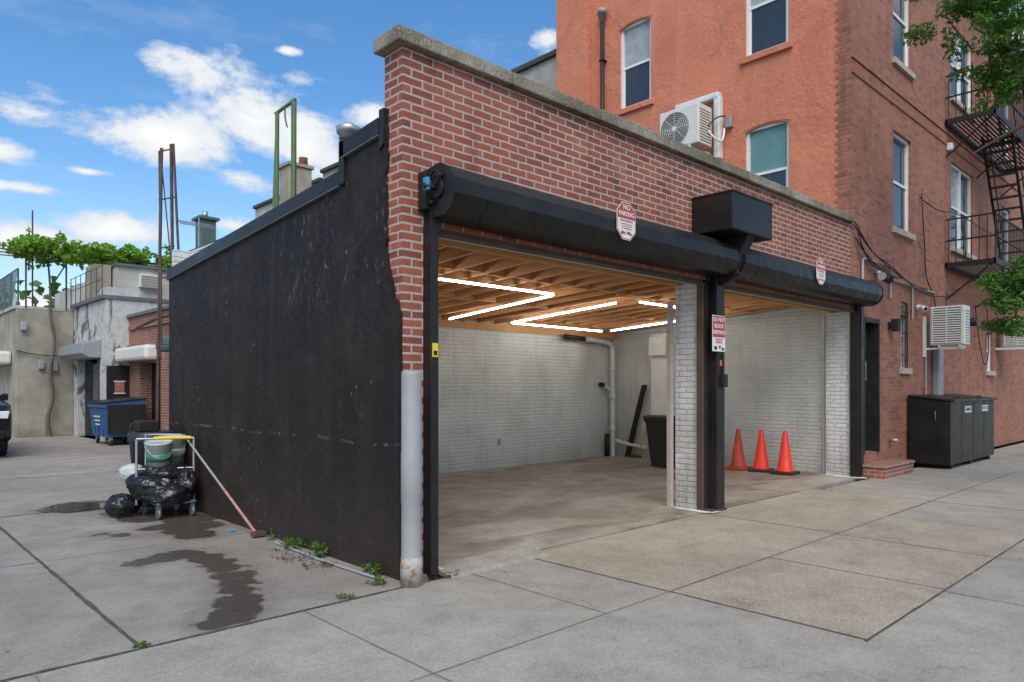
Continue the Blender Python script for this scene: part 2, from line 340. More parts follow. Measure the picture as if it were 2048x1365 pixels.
def wall(name,axis,plane,a0,a1,z0,z1,holes,depth,mat,parent):
    As=sorted(set([a0,a1]+[h[0] for h in holes]+[h[1] for h in holes])); Zs=sorted(set([z0,z1]+[h[2] for h in holes]+[h[3] for h in holes]))
    T=(lambda a,d,z:(a,plane+d,z)) if axis=='Y' else (lambda a,d,z:(plane+d,a,z))
    vs=[];fs=[]
    def q(*p):
        i=len(vs); vs.extend(p); fs.append((i,i+1,i+2,i+3))
    for i in range(len(As)-1):
        for j in range(len(Zs)-1):
            ca=(As[i]+As[i+1])/2;cz=(Zs[j]+Zs[j+1])/2
            if any(h[0]<ca<h[1] and h[2]<cz<h[3] for h in holes): continue
            q(T(As[i],0,Zs[j]),T(As[i+1],0,Zs[j]),T(As[i+1],0,Zs[j+1]),T(As[i],0,Zs[j+1]))
    for h in holes:
        q(T(h[0],0,h[2]),T(h[0],depth,h[2]),T(h[0],depth,h[3]),T(h[0],0,h[3]))
        q(T(h[1],0,h[2]),T(h[1],depth,h[2]),T(h[1],depth,h[3]),T(h[1],0,h[3]))
        q(T(h[0],0,h[2]),T(h[1],0,h[2]),T(h[1],depth,h[2]),T(h[0],depth,h[2]))
        q(T(h[0],0,h[3]),T(h[1],0,h[3]),T(h[1],depth,h[3]),T(h[0],depth,h[3]))
    return mesh(name,vs,fs,mat,parent)
def abox(name,axis,plane,a0,a1,d0,d1,z0,z1,mat,parent,bev=0.):
    if axis=='Y': return box(name,a0,a1,plane+d0,plane+d1,z0,z1,mat,parent,bev)
    return box(name,plane+d0,plane+d1,a0,a1,z0,z1,mat,parent,bev)
def window(axis,plane,a0,a1,z0,z1,parent,g1='glass',g2='glass',sillm='sill',nm='window'):
    f=.055; A=lambda n,*a,**k:abox(nm+'_'+n,axis,plane,*a,parent,**k)
    A('jamb',a0,a0+f,.05,.13,z0,z1,'white'); A('jamb',a1-f,a1,.05,.13,z0,z1,'white')
    A('head',a0+f,a1-f,.05,.13,z1-f,z1,'white'); A('bottom_rail',a0+f,a1-f,.05,.13,z0,z0+f,'white')
    zm=(z0+z1)/2
    A('meeting_rail',a0+f,a1-f,.065,.12,zm-.025,zm+.025,'white')
    for s in (a0+f,a1-f-.03): 
        A('sash_stile',s,s+.03,.075,.118,z0+f,zm-.025,'white'); 
    A('upper_glass',a0+f,a1-f,.10,.115,zm+.025,z1-f,g1); A('lower_glass',a0+f+.03,a1-f-.03,.09,.105,z0+f,zm-.025,g2)
    A('back',a0,a1,.135,.15,z0,z1,'black')
    A('sill',a0-.08,a1+.08,-.06,.049,z0-.11,z0-.002,sillm,bev=.006)

def leaves(name,blobs,size,mat,parent=None,seed=1,aspect=.5,up=.5,thr=-.10):
    rnd=random.Random(seed); vs=[];fs=[]
    for (c,r,n) in blobs:
        if not isinstance(r,tuple): r=(r,r,r)
        for k in range(n):
            while True:
                v=Vector((rnd.uniform(-1,1),rnd.uniform(-1,1),rnd.uniform(-1,1)))
                if v.length<1: break
            p=Vector((c[0]+v.x*r[0],c[1]+v.y*r[1],c[2]+v.z*r[2]))
            if noise.noise(p*2.2)+.3*noise.noise(p*6)<thr: continue
            s=size*rnd.uniform(.6,1.4)
            nrm=Vector((rnd.gauss(0,1),rnd.gauss(0,1),rnd.gauss(0,1)+up)).normalized()
            a=nrm.orthogonal().normalized(); a=Matrix.Rotation(rnd.uniform(0,6.28),3,nrm)@a; b=nrm.cross(a)
            i=len(vs)
            vs+= [p-a*s,p+b*s*aspect-a*s*.2,p+a*s,p-b*s*aspect-a*s*.2+nrm*s*.15]; fs.append((i,i+1,i+2,i+3))
    return mesh(name,vs,fs,mat,parent)
def blob(name,pts,z,mat,parent=None,jit=.03,seed=1):
    n=len(pts); out=[]
    for i in range(n):
        p0,p1,p2,p3=[Vector(pts[(i+k-1)%n]) for k in range(4)]
        for s in range(8):
            t=s/8; q=.5*((2*p1)+(-p0+p2)*t+(2*p0-5*p1+4*p2-p3)*t*t+(-p0+3*p1-3*p2+p3)*t**3)
            d=noise.noise(Vector((q.x*4,q.y*4,seed)))*jit*2+noise.noise(Vector((q.x*14,q.y*14,seed)))*jit*1.2
            out.append((q.x+d,q.y+d*.7,z))
    return mesh(name,out,[tuple(range(len(out)))],mat,parent)

# ------------------------------------------------------------------ ground
box('ground',-200,250,-200,250,-.6,-.13,'asphalt')
sw=box('sidewalk',-60,90,-1.4,4.42,-.3,0,'sidewalk')
box('kerb',-60,90,-1.58,-1.402,-.3,.0,'coping',bev=.02)
box('driveway',-60,3.19,4.42,60,-.3,-.0,'drive')
box('rear_yard',3.19,60,9.9,60,-.3,-.0,'drive')
J=empty('pavement_joints')
def wavy(x0,y0,x1,y1,w,m,z):
    L=math.hypot(x1-x0,y1-y0); n=max(2,int(L/.12)); ux,uy=(x1-x0)/L,(y1-y0)/L; vs=[];fs=[]
    for i in range(n+1):
        t=L*i/n; px,py=x0+ux*t,y0+uy*t
        o=.005*noise.noise(Vector((px*3,py*3,1))); ww=w/2*(1+.7*noise.noise(Vector((px*9,py*9,4))))
        vs+=[(px-uy*(o-ww),py+ux*(o-ww),z),(px-uy*(o+ww),py+ux*(o+ww),z)]
    for i in range(n): fs.append((2*i,2*i+2,2*i+3,2*i+1))
    mesh('joint',vs,fs,m,J)
def jx(y,x0,x1,w=.016,m='joint',z=.004): wavy(x0,y,x1,y,w,m,z)
def jy(x,y0,y1,w=.016,m='joint',z=.0045): wavy(x,y0,x,y1,w,m,z)
jx(4.42,-12,3.1,.03); jx(2.98,-10,4.45,.008,'joint2'); jx(2.98,4.45,10.45,.012,z=.005); jx(1.6,-10,2.2,.01); jx(1.6,4.4,30,.014,z=.005)
jx(2.98,10.45,30,.01); jx(.1,-10,30,.012)
jy(1.27,4.42,10.,.028); jx(7.2,1.3,3.1,.008,'joint2'); jx(10.0,1.27,3.15,.02); jx(7.2,-9,1.25,.012); jx(10.,-9,1.25,.012); jy(-2.,4.42,14.,.02)
jx(14.,-9,5,.02); jx(18.,-9,5,.02)
jy(2.27,.1,4.41,.009,'joint2'); jy(.75,-1,4.41,.009,'joint2'); jy(-.8,-1,4.41,.009)
jy(3.7,2.98,4.5,.008,'joint2')
jy(4.43,1.6,4.55,.012,z=.0055)
for x in (5.95,7.4): jy(x,1.6,2.98,.01,z=.0055)
jy(7.45,2.98,4.55,.012,z=.0055)
jy(8.86,.1,2.98,.014,z=.0055); jy(10.45,.1,4.6,.016,z=.0055)
for x in (12.,13.5,15.,16.6,18.2,19.8,21.4): jy(x,.1,4.6,.012,'joint2')
jy(3.4,.1,1.6,.009,'joint2'); jy(5.9,-1.3,1.6,.01,'joint2'); jy(7.4,-1.3,1.6,.01,'joint2')
T=empty('tan_pavement_slabs')
for i,(a,b) in enumerate(((4.44,5.945),(5.955,7.395),(7.405,8.85))): box('slab',a,b,1.61,2.975,-.01,.0035,'tan',T)
box('slab',4.44,7.443,2.986,4.54,-.01,.0035,'tan',T); box('slab',7.457,10.44,2.986,4.54,-.01,.0035,'tan',T)
box('garage_floor',3.3,12.5,4.56,9.85,-.2,.012,'floor')
wavy(3.5,6.55,12.3,6.55,.006,'joint2',.0155); wavy(7.55,4.7,7.55,9.7,.006,'joint2',.0155)
wavy(3.55,5.15,7.5,4.95,.006,'joint2',.0156)
prism('door_threshold',[(4.36,.0),(4.40,.022),(4.58,.035),(4.70,.035),(4.72,.0)],'X',3.5,4.62,'sidewalk')
W=empty('floor_marks')
blob('puddle',[(1.81,10.3),(2.17,10.6),(2.6,10.07),(2.24,9.85),(1.9,9.95)],.0065,'water',W,.05,9)
blob('oil_mark',[(9.85,6.6),(9.95,6.75),(10.15,6.7),(10.05,6.55)],.0152,'drain',W,.03,13)  # dark irregular blob standing for the small floor drain

# ------------------------------------------------------------------ garage
GA=empty('brick_garage_building')
YF=4.605
box('front_wall_header',3.2,12.02,YF,4.85,2.80,4.17,'brick',GA)
box('front_pier_left',3.2,3.40,YF,4.85,0,2.80,'brick',GA)
rp=[(4.85,0),(9.85,0),(9.85,2.98),(5.44,3.30),(5.42,3.54),(4.85,3.60)]
prism('side_wall_core',rp,'X',3.2,3.4,'wbrick',GA)
rnd=random.Random(3)
edge=[]
z=3.56; base=4.80
while z>2.35:
    edge.append((4.79+rnd.uniform(-.018,.02)-(.0 if z>2.6 else (2.6-z)*.25),z)); z-=rnd.uniform(.05,.1)
edge+= [(4.70,2.28),(4.69,2.2),(4.64,2.18),(4.63,2.12),(4.60,2.08)]
z=2.0
while z>.05: edge.append((4.598+rnd.uniform(-.003,.006),z)); z-=.12
sk=[(9.86,0),(9.86,2.98),(5.45,3.30),(5.43,3.54),(4.80,3.60)]+edge+[(4.598,0)]
prism('black_stucco_side',sk,'X',3.168,3.199,'bstucco',GA)
def cap(y0,z0,y1,z1,h=.13):
    prism('roof_flashing',[(y0,z0-.03),(y1,z1-.03),(y1,z1+h-.03),(y0,z0+h-.03)],'X',3.14,3.46,'hood',GA,bev=.006)
    prism('flashing_drip_edge',[(y0,z0-.039),(y1,z1-.039),(y1,z1-.031),(y0,z0-.031)],'X',3.135,3.2,'steel',GA)
cap(9.88,2.94,5.47,3.27,.13); cap(5.46,3.50,4.86,3.55,.14)
box('step_flashing',3.14,3.45,5.39,5.475,3.24,3.62,'hood',GA,.006)
prism('flashing_against_brick',[(4.86,3.40),(4.80,3.44),(4.79,3.72),(4.86,3.72)],'X',3.15,3.44,'hood',GA)
x=3.12
while x<12.0:
    x2=min(x+1.22,12.01); box('coping_stone',x,x2-.008,4.53+rnd.uniform(0,.008),4.90,4.17,4.285+rnd.uniform(-.004,.004),'coping',GA,.012); x=x2
box('front_wall_inner',3.4,12.44,4.852,4.95,2.80,3.5,'wbrick',GA)
box('left_inner_lining',3.401,3.42,4.96,9.74,.012,3.3,'wbrick',GA)
box('back_wall',3.2,11.25,9.75,9.85,.0,3.3,'wbrick',GA)
box('back_wall_recess',11.25,12.6,9.83,9.93,.0,3.3,'wbrick',GA)
box('right_inner_wall',12.45,12.6,4.99,9.83,.0,2.95,'wbrick',GA)
box('centre_pier',7.60,7.93,4.70,5.03,0,2.80,'pbrick',GA)
box('right_jamb_pier',12.28,12.45,4.70,5.12,0,2.80,'pbrick',GA)
box('pier_timber',7.50,7.565,5.035,5.09,.012,2.55,'sill',GA)
box('left_jamb_inner',3.40,3.54,4.81,5.0,0,2.8,'pbrick',GA)
for a,b in ((3.42,7.60),(7.94,12.25)):
    for k in range(4):
        box('shutter_slat',a,b,4.62+.006*(k%2),4.66,2.765+.045*k,2.765+.045*k+.043,'brown',GA,.004)
    box('shutter_bottom_bar',a,b,4.605,4.675,2.74,2.764,'rust',GA,.004)
prof=[(YF-.001,3.22),(YF-.20,3.25),(YF-.30,3.20),(YF-.375,3.11),(YF-.385,2.99),(YF-.33,2.89),(YF-.25,2.845),(YF-.001,2.845)]
def hood(nm,x0,x1):
    H=empty(nm)
    n=40; vs=[];fs=[]
    L=len(prof)
    rr=random.Random(nm)
    for i in range(n+1):
        xx=x0+(x1-x0)*i/n
        for k,(y,z) in enumerate(prof):
            j=.004 if 0<k<L-1 else 0
            sag=-.012*math.sin(math.pi*i/n)
            vs.append((xx,y+rr.uniform(-j,j),z+rr.uniform(-j,j)+sag))
    for i in range(n):
        for k in range(L-1):
            a=i*L+k; fs.append((a,a+1,a+1+L,a+L))
    fs.append(tuple(range(L-1,-1,-1))); fs.append(tuple(n*L+k for k in range(L)))
    o=mesh('hood_cover',vs,fs,'hood',H)
    for s in (0,1):
        xa=x0-.012 if s==0 else x1
        pr=[(y if i in(0,7) else YF+(y-YF)*1.02,z+(.006 if z>3 else -.006)) for i,(y,z) in enumerate(prof)]
        prism('end_plate',pr,'X',xa,xa+.012,'hood',H)
    xs=x0+.35
    while xs<x1-.2:
        tube('cover_seam',[(xs,y-.002 if k<6 else y,z-.010) for k,(y,z) in enumerate(prof[1:7])],.003,'hood',H,poly=True); xs+=1.95
    return H
H1=hood('roller_shutter_housing',3.42,7.74); H2=hood('roller_shutter_housing.001',7.86,12.33)
frus('shaft_end',(3.41,4.42,3.05),(3.26,4.42,3.05),.022,.022,'black',H1)
frus('shaft_flange',(3.408,4.42,3.05),(3.385,4.42,3.05),.075,.075,'black',H1)
frus('bolt',(3.41,4.36,3.14),(3.36,4.36,3.14),.015,.015,'black',H1); frus('bolt',(3.41,4.47,2.95),(3.36,4.47,2.95),.015,.015,'black',H1)
box('bracket_arm',3.345,3.405,4.5,4.6,2.9,3.2,'black',H1,.005)
tube('tension_wheel',[(3.37,4.42+.055*math.cos(t*.5),3.13+.055*math.sin(t*.5)) for t in range(13)],.008,'black',H1)
box('blue_tape_rag',3.285,3.32,4.40,4.46,3.02,3.12,'bluet',H1,.01)
TR=empty('shutter_guide_rails')
box('left_guide',3.405,3.49,4.52,4.80,0,2.85,'hood',TR,.004)
box('left_guide_inner',3.492,3.545,4.60,4.70,0,2.82,'hood',TR,.003)
box('left_guide_lip',3.40,3.47,4.50,4.518,0,3.05,'black',TR,.002)
box('centre_guide',7.555,7.60,4.62,4.70,0,2.82,'rust',TR,.003)
box('centre_plate',7.602,7.66,4.60,4.695,0,2.85,'black',TR,.004)
box('centre_post',7.685,7.865,4.50,4.69,0,2.85,'hood',TR,.008)
box('centre_guide',7.87,7.925,4.60,4.70,0,2.82,'hood',TR,.003)
box('post_base',7.56,7.90,4.49,4.70,0,.03,'rust',TR,.003)
box('right_guide',12.225,12.28,4.56,4.70,0,2.84,'hood',TR,.003)
box('right_plate',12.285,12.40,4.54,4.69,0,2.84,'hood',TR,.003)
box('bracket',7.745,7.855,4.30,4.60,2.86,3.25,'rust',TR,.004)
prism('bracket_brace',[(4.24,2.83),(4.6,2.68),(4.6,2.86),(4.26,2.86)],'X',7.75,7.85,'black',TR)
box('key_switch_box',7.75,7.84,4.44,4.499,1.50,1.66,'black',TR,.01)
box('conduit',7.785,7.805,4.48,4.4995,1.66,1.9,'black',TR)
box('orange_sticker',7.75,7.80,4.494,4.4995,1.76,1.83,'orst',TR)
box('yellow_sticker',7.845,7.865,4.494,4.4995,1.52,1.61,'yellow',TR)
box('yellow_sticker',3.41,3.465,4.494,4.4995,1.74,1.85,'yellow',TR); box('sticker_print',3.42,3.455,4.491,4.4935,1.755,1.79,'black',TR)
MB=empty('shutter_motor_box')
box('motor_cover',7.29,8.24,4.075,4.60,3.285,3.72,'hood',MB,.012)
box('motor_cover_lip',7.28,8.25,4.065,4.60,3.705,3.725,'hood',MB,.004)
prism('motor_chute',[(4.12,3.284),(4.58,3.284),(4.58,2.95),(4.3,2.95)],'X',7.72,7.9,'black',MB)
blob('paint_drips',[(3.55,4.52),(3.6,4.75),(3.66,4.9),(3.58,4.95),(3.53,4.7)],.037,'spill',W,.015,2)
blob('paint_drips',[(7.42,4.55),(7.5,4.95),(7.56,5.1),(7.62,4.6),(7.7,4.45),(7.5,4.47)],.0162,'spill',W,.03,4)
blob('paint_drips',[(12.05,4.6),(12.2,5.1),(12.27,5.2),(12.3,4.5),(12.15,4.45)],.0162,'spill',W,.03,6)
BO=empty('grey_pipe_guard')
lathe('pipe',(3.165,4.435,0),[(.083,0),(.083,.02),(.077,.03),(.077,.62),(.080,.63),(.080,1.0),(.077,1.01),(.077,1.60),(.072,1.62)],'greyp',BO,32)
def rustbase():
    m,g,b,P,Nn=newmat('chipped_pipe_base'); p=g.n('ShaderNodeSeparateXYZ',{0:P})
    n=g.noise(P,18.,6,.7); 
    col=g.mix(g.ramp(n,.5,.6),(.38,.35,.31,1),(.24,.16,.10,1)); setin(g,b,'Base Color',col); setin(g,b,'Roughness',.8); return m
M['rbase']=rustbase()
lathe('chipped_base',(3.165,4.435,0),[(.0845,.001),(.0845,.15),(.0782,.22)],'rbase',BO,32)

CE=empty('timber_ceiling')
def ceilz(y): return 2.93-(y-4.95)*.055
x=3.55;i=0
while x<12.4:
    prism('joist',[(4.96,ceilz(4.96)),(9.74,ceilz(9.74)),(9.74,ceilz(9.74)+.19),(4.96,ceilz(4.96)+.19)],'X',x,x+.045,'wood',CE)
    x+=.405;i+=1
prism('roof_deck',[(4.96,ceilz(4.96)+.195),(9.74,ceilz(9.74)+.195),(9.74,ceilz(9.74)+.22),(4.96,ceilz(4.96)+.22)],'X',3.42,12.0,'wood',CE)
prism('roof_deck_edge',[(4.96,ceilz(4.96)+.195),(9.74,ceilz(9.74)+.195),(9.74,ceilz(9.74)+.21),(4.96,ceilz(4.96)+.21)],'X',12.0,12.44,'wood',CE)
for yy in (6.35,7.9):
    x=3.55;k=0
    while x+.45<12.4:
        y=yy+(k%2)*.06; box('blocking',x+.046,x+.404,y,y+.04,ceilz(y)+.01,ceilz(y)+.17,'wood',CE); x+=.405;k+=1
box('ledger',3.43,12.44,9.70,9.738,ceilz(9.72)-.12,ceilz(9.74)-.002,'wood',CE)
box('front_header_beam',3.43,12.3,4.955,5.03,2.76,2.925,'wood',CE)
prism('roof_membrane',[(4.86,3.17),(9.74,2.90),(9.74,2.94),(4.86,3.21)],'X',3.41,12.01,'dkroof',GA)
LE=empty('led_tube_lights')
def ledt(a,b):
    z0=ceilz(a[1])-.07; z1=ceilz(b[1])-.07
    frus('tube',(a[0],a[1],z0),(b[0],b[1],z1),.012,.012,'led',LE,8)
    d=Vector((b[0]-a[0],b[1]-a[1],0)).normalized(); n=Vector((-d.y,d.x,0))*.014
    A=Vector((a[0],a[1],z0+.014));B=Vector((b[0],b[1],z1+.014)); up=Vector((0,0,.012))
    mesh('tube_housing',[A-n,A+n,B+n,B-n,A-n+up,A+n+up,B+n+up,B-n+up],[(0,1,2,3),(7,6,5,4),(0,4,5,1),(1,5,6,2),(2,6,7,3),(3,7,4,0)],'white',LE)
    for t in (.12,.5,.88):
        p=A.lerp(B,t)+up; frus('hanger',p,p+Vector((0,0,.052)),.004,.004,'steel',LE,6)
ledt((4.3,6.62),(7.1,6.64)); ledt((7.15,6.72),(7.33,9.2)); ledt((4.5,9.2),(6.5,9.2))
ledt((8.5,6.67),(8.6,9.0)); ledt((8.62,9.08),(11.2,9.15)); ledt((8.75,6.42),(11.2,6.45)); ledt((11.25,6.6),(11.3,9.0))
tube('lamp_cable',[(8.3,6.5,2.9),(8.4,6.6,2.80),(8.7,6.45,2.79)],.006,'white',LE)
PI=empty('wall_pipes')
tube('soil_stack',[(12.22,9.68,.0),(12.22,9.68,2.25),(12.18,9.66,2.42),(11.9,9.64,2.48),(11.3,9.62,2.5)],.055,'pvc',PI)
for z in (.55,1.25,1.85,2.2): frus('pipe_coupling',(12.22,9.68,z),(12.22,9.68,z+.1),.068,.068,'pvc',PI)
tube('branch',[(12.22,9.68,1.4),(12.0,9.68,1.52),(11.9,9.7,1.55)],.04,'pvc',PI); frus('branch_cap',(11.93,9.7,1.55),(11.82,9.7,1.56),.05,.05,'black',PI)
tube('waste_pipe',[(12.22,9.6,.35),(12.36,9.2,.25),(12.38,8.9,.22)],.04,'pvc',PI)
frus('black_pipe',(11.2,9.62,2.5),(10.6,9.6,2.52),.05,.05,'black',PI)
frus('black_pipe',(12.08,9.72,0),(12.08,9.72,.5),.05,.05,'black',PI)
tube('thin_conduit',[(12.43,9.25,.6),(12.43,9.25,2.5)],.012,'pvc',PI,True)
tube('corner_pipe',[(12.41,5.2,.0),(12.41,5.2,2.75)],.028,'pvc',PI,True)
BX=empty('electrical_panel')
box('chase',12.28,12.448,8.25,8.72,.4,2.6,'white',BX,.005)
box('panel_box',12.16,12.279,8.28,8.70,2.15,2.55,'white2',BX,.01)
box('chase_base',12.3,12.448,8.25,8.72,.012,.399,'white',BX,.005)
PL=empty('leaning_black_plank')
prism('plank',[(9.3,.013),(9.42,.013),(8.97,1.55),(8.86,1.55)],'X',12.30,12.34,'black',PL)
BH=empty('wooden_broom'); tube('handle',[(12.3,9.1,.02),(12.4,8.75,1.0)],.012,'wood',BH,True); box('bristle_head',12.24,12.34,9.0,9.25,.013,.07,'brown',BH,.01)
box('wall_outlet',8.9,8.98,9.735,9.749,.42,.54,'greyp',PI,.004)
def rim_bin(nm,cx,cy,s=1.):
    B=empty(nm)
    def ring(hw,hd,z): return [(cx-hw,cy-hd,z),(cx+hw,cy-hd,z),(cx+hw,cy+hd,z),(cx-hw,cy+hd,z)]
    vs=ring(.19,.2,.03)+ring(.26,.28,.86)+ring(.285,.305,.87)+ring(.285,.305,.91)
    fs=[(0,3,2,1)]+[(4*k+i,4*k+(i+1)%4,4*k+4+(i+1)%4,4*k+4+i) for k in range(3) for i in range(4)]+[(12,13,14,15)]
    mesh('body',vs,fs,'blackpl',B,bev=.012)
    prism('lid',[(cx-.3,.912),(cx+.3,.912),(cx+.28,.965),(cx-.2,.985),(cx-.3,.96)],'Y',cy-.31,cy+.31,'blackpl',B,.012)
    for s in(-1,1): frus('wheel',(cx+.2,cy+s*.24,.09),(cx+.2,cy+s*.28,.09),.09,.09,'tyre',B)
    tube('handle',[(cx+.28,cy-.2,.9),(cx+.34,cy-.2,.93),(cx+.34,cy+.2,.93),(cx+.28,cy+.2,.9)],.014,'blackpl',B,True)
rim_bin('wheeled_trash_bin',11.2,7.62)
def cone(nm,x,y,mat,rot=0,base='blackpl',s=1.):
    C=empty(nm)
    prism('base',[(x+.21*math.cos(rot+a)*1.3,y+.21*math.sin(rot+a)*1.3) for a in (math.pi/4+k*math.pi/2 for k in range(4))],'Z',.013,.06,base,C,.012)
    lathe('body',(x,y,.06),[(.155,0),(.15,.02),(.13,.035),(.035,.675),(.028,.69),(.022,.69)],mat,C,28)
cone('traffic_cone',11.82,5.62,'orange',.1); cone('traffic_cone.001',11.87,6.08,'orange',.3); cone('traffic_cone.002',11.86,6.52,'orange2',.0,'orange2')

# ------------------------------------------------------------------ signs
def octsign(nm,cx,y,cz,w,h):
    S=empty(nm); c=.085
    def oc(k): 
        ww=w/2-k;hh=h/2-k
        cc=c-k*.4
        return [(cx-ww,cz-hh+cc),(cx-ww+cc,cz-hh),(cx+ww-cc,cz-hh),(cx+ww,cz-hh+cc),(cx+ww,cz+hh-cc),(cx+ww-cc,cz+hh),(cx-ww+cc,cz+hh),(cx-ww,cz+hh-cc)]
    prism('plate',oc(0),'Y',y,y+.004,'signw',S)
    o=oc(.006); prism('border',o,'Y',y-.0012,y-.0002,'red',S)
    low=[p for p in oc(.013)]; zc=cz+.02
    prism('lower_field',[low[0],low[1],low[2],low[3],(low[3][0],zc),(low[0][0],zc)],'Y',y-.0025,y-.0014,'signw',S)
    text('line1','NO',(cx,y-.0035,cz+h*.36),.07,'signw',S,bold=.001)
    text('line2','PARKING',(cx,y-.0035,cz+h*.18),.062,'signw',S,sx=.92,bold=.001)
    text('line3','PRIVATE DRIVEWAY',(cx,y-.0035,cz-h*.0),.026,'red',S,sx=.85,bold=.0006)
    text('line4','UNAUTHORIZED VEHICLES',(cx,y-.0035,cz-h*.085),.015,'red',S)
    text('line5','WILL BE TOWED AWAY',(cx,y-.0035,cz-h*.145),.015,'red',S)
    text('line6',"AT OWNER'S EXPENSE",(cx,y-.0035,cz-h*.205),.015,'red',S)
    zz=cz-h*.33
    prism('tow_truck',[(cx-.09,zz-.012),(cx-.02,zz-.012),(cx-.02,zz+.012),(cx+.0,zz+.025),(cx-.04,zz+.006),(cx-.05,zz+.02),(cx-.075,zz+.02),(cx-.09,zz+.002)],'Y',y-.0035,y-.0026,'red',S)
    prism('towed_car',[(cx+.0,zz+.005),(cx+.01,zz+.02),(cx+.03,zz+.018),(cx+.045,zz+.025),(cx+.065,zz+.01),(cx+.085,zz+.0),(cx+.085,zz-.015),(cx+.0,zz-.006)],'Y',y-.0035,y-.0026,'red',S)
octsign('no_parking_sign',5.52,4.205,3.10,.29,.36); octsign('no_parking_sign.001',9.93,4.205,3.11,.29,.36)
S=empty('do_not_block_driveway_sign')
sx0=7.53;sx1=7.82;scx=(sx0+sx1)/2
box('plate',sx0,sx1,4.47,4.474,1.93,2.36,'signw',S); box('red_field',sx0+.008,sx1-.008,4.4685,4.4697,2.10,2.352,'red',S)
for k,(t,sx) in enumerate((('DO NOT',1.),('BLOCK',1.),('DRIVEWAY',.82))): text('line',t,(scx,4.467,2.308-.076*k),.066,'signw',S,sx=sx,bold=.001)
for k in range(3): text('small_line',('NO PARKING ANYTIME','VIOLATORS TOWED','AT OWNER EXPENSE')[k],(scx,4.467,2.078-.022*k),.018,'red',S,sx=.9)
box('tow_mark',sx0+.04,sx0+.1,4.468,4.4694,1.95,1.99,'black',S,.004); box('tow_mark',sx0+.14,sx0+.19,4.468,4.4694,1.965,2.0,'red',S,.004); box('tow_mark',sx0+.21,sx0+.26,4.468,4.4694,1.945,1.975,'black',S,.004)

# ------------------------------------------------------------------ brick/orange apartment building
AP=empty('brick_apartment_building')
ZT=10.5
winA=(13.97,14.93,4.42,6.2);winA3=(13.97,14.93,7.5,9.35);winB=(17.5,19.2,4.55,6.4);winB3=(17.5,19.2,7.8,9.4);bw=(14.36,14.74,1.86,3.10)
winC=(21.8,22.8,4.42,6.2); winD=(21.8,22.8,7.5,9.35);winE=(20.4,20.95,1.9,2.9)
wall('front_wall','Y',YF-.002,12.46,34,0,2.845,[(12.50,13.15,.38,2.66),(bw[0],bw[1],bw[2],2.845),(winE[0],winE[1],winE[2],2.845)],.2,'brick2',AP)
wall('front_wall_upper','Y',YF-.002,12.02,34,2.845,ZT,[(bw[0],bw[1],2.845,3.10),(winE[0],winE[1],2.845,2.9),winA,winA3,winB,winB3,winC,winD],.16,'brick2',AP)
W1=(8.54,9.33,7.35,9.1);W2=(5.65,6.47,7.5,9.3);W3=(5.65,6.47,4.5,6.2)
wall('orange_side_wall','X',12.02,4.78,11.0,2.9,ZT,[W1,W2,W3],.16,'ostucco',AP)
box('side_corner_brick',12.019,12.2,YF,4.785,2.9,ZT,'brick2',AP)
z=3.0;k=0
while z<ZT-.1:
    L=4.80+(k%2)*.05+rnd.uniform(-.008,.008); box('toothing',12.012,12.06,4.62,L,z,z+.063,'brick2',AP); z+=.068;k+=1
box('rear_pilaster',11.85,12.019,10.1,11.0,2.9,ZT,'ostucco',AP)
box('core',12.25,34,4.85,11,2.96,ZT-.02,'black',AP); box('core_low',12.65,34,4.85,11,0,2.95,'black',AP)
box('side_end',12.02,34,10.99,11.01,2.9,ZT,'ostucco',AP)
box('roof',12.0,34,4.62,11.05,ZT,ZT+.1,'dkroof',AP)
box('cornice',12.0,34,4.45,YF-.01,ZT-.35,ZT+.12,'brown',AP,.02)
for w,g1,g2 in ((W1,'curtain','glass'),(W2,'curtain','glass'),(W3,'blind','glass')):
    window('X',12.02,*w,AP,g1,g2,'ostucco')
    a0,a1,zt=w[0],w[1],w[3]; n=10; am=(a0+a1)/2;r=.07
    pts=[(a0,zt+.001)]+[(a0+(a1-a0)*i/n,zt-r*((2*i/n-1)**2)-.0) for i in range(n+1)][0:6]+[(am,zt+.001)]
    prism('arch_spandrel',pts,'X',12.0205,12.07,'ostucco',AP)
    pts=[(am,zt+.001)]+[(a0+(a1-a0)*i/n,zt-r*((2*i/n-1)**2)) for i in range(5,n+1)]+[(a1,zt+.001)]
    prism('arch_spandrel',pts,'X',12.0205,12.07,'ostucco',AP)
    arc=[(a0-.04+(a1-a0+.08)*i/n,zt+.0-.07*((2*i/n-1)**2)+.02) for i in range(n+1)]
    prism('arch_edge',arc+[(p[0],p[1]+.035) for p in arc[::-1]],'X',12.012,12.03,'ostucco',AP)
for w in (winA,winA3,winC,winD): window('Y',YF-.002,*w,AP,'glass','glass')
for w in (winB,winB3):
    m=(w[0]+w[1])/2; window('Y',YF-.002,w[0],m,w[2],w[3],AP,'curtain','glass'); window('Y',YF-.002,m,w[1],w[2],w[3],AP,'glass','glass')
window('Y',YF-.002,bw[0],bw[1],bw[2],bw[3],AP,'curtain','curtain'); window('Y',YF-.002,*winE,AP)
for i in range(4): box('security_bar',14.40+i*.095,14.412+i*.095,4.585,4.6,1.87,3.09,'black',AP)
for z in (2.1,2.5,2.9): box('security_bar_cross',14.36,14.74,4.583,4.597,z,z+.02,'black',AP)
def soldier(z0,z1,x0,x1):
    x=x0
    while x<x1:
        box('soldier_brick',x,x+.058,YF-.022,YF-.003,z0,z1,'brick2',AP); x+=.068
soldier(6.66,6.86,12.04,20.)
box('brick_band',12.02,34,YF-.03,YF-.003,6.90,6.96,'brick2',AP)
for w in (winA3,): soldier(w[3]+.005,w[3]+.2,w[0]-.1,w[1]+.1)
DS=empty('downspout')
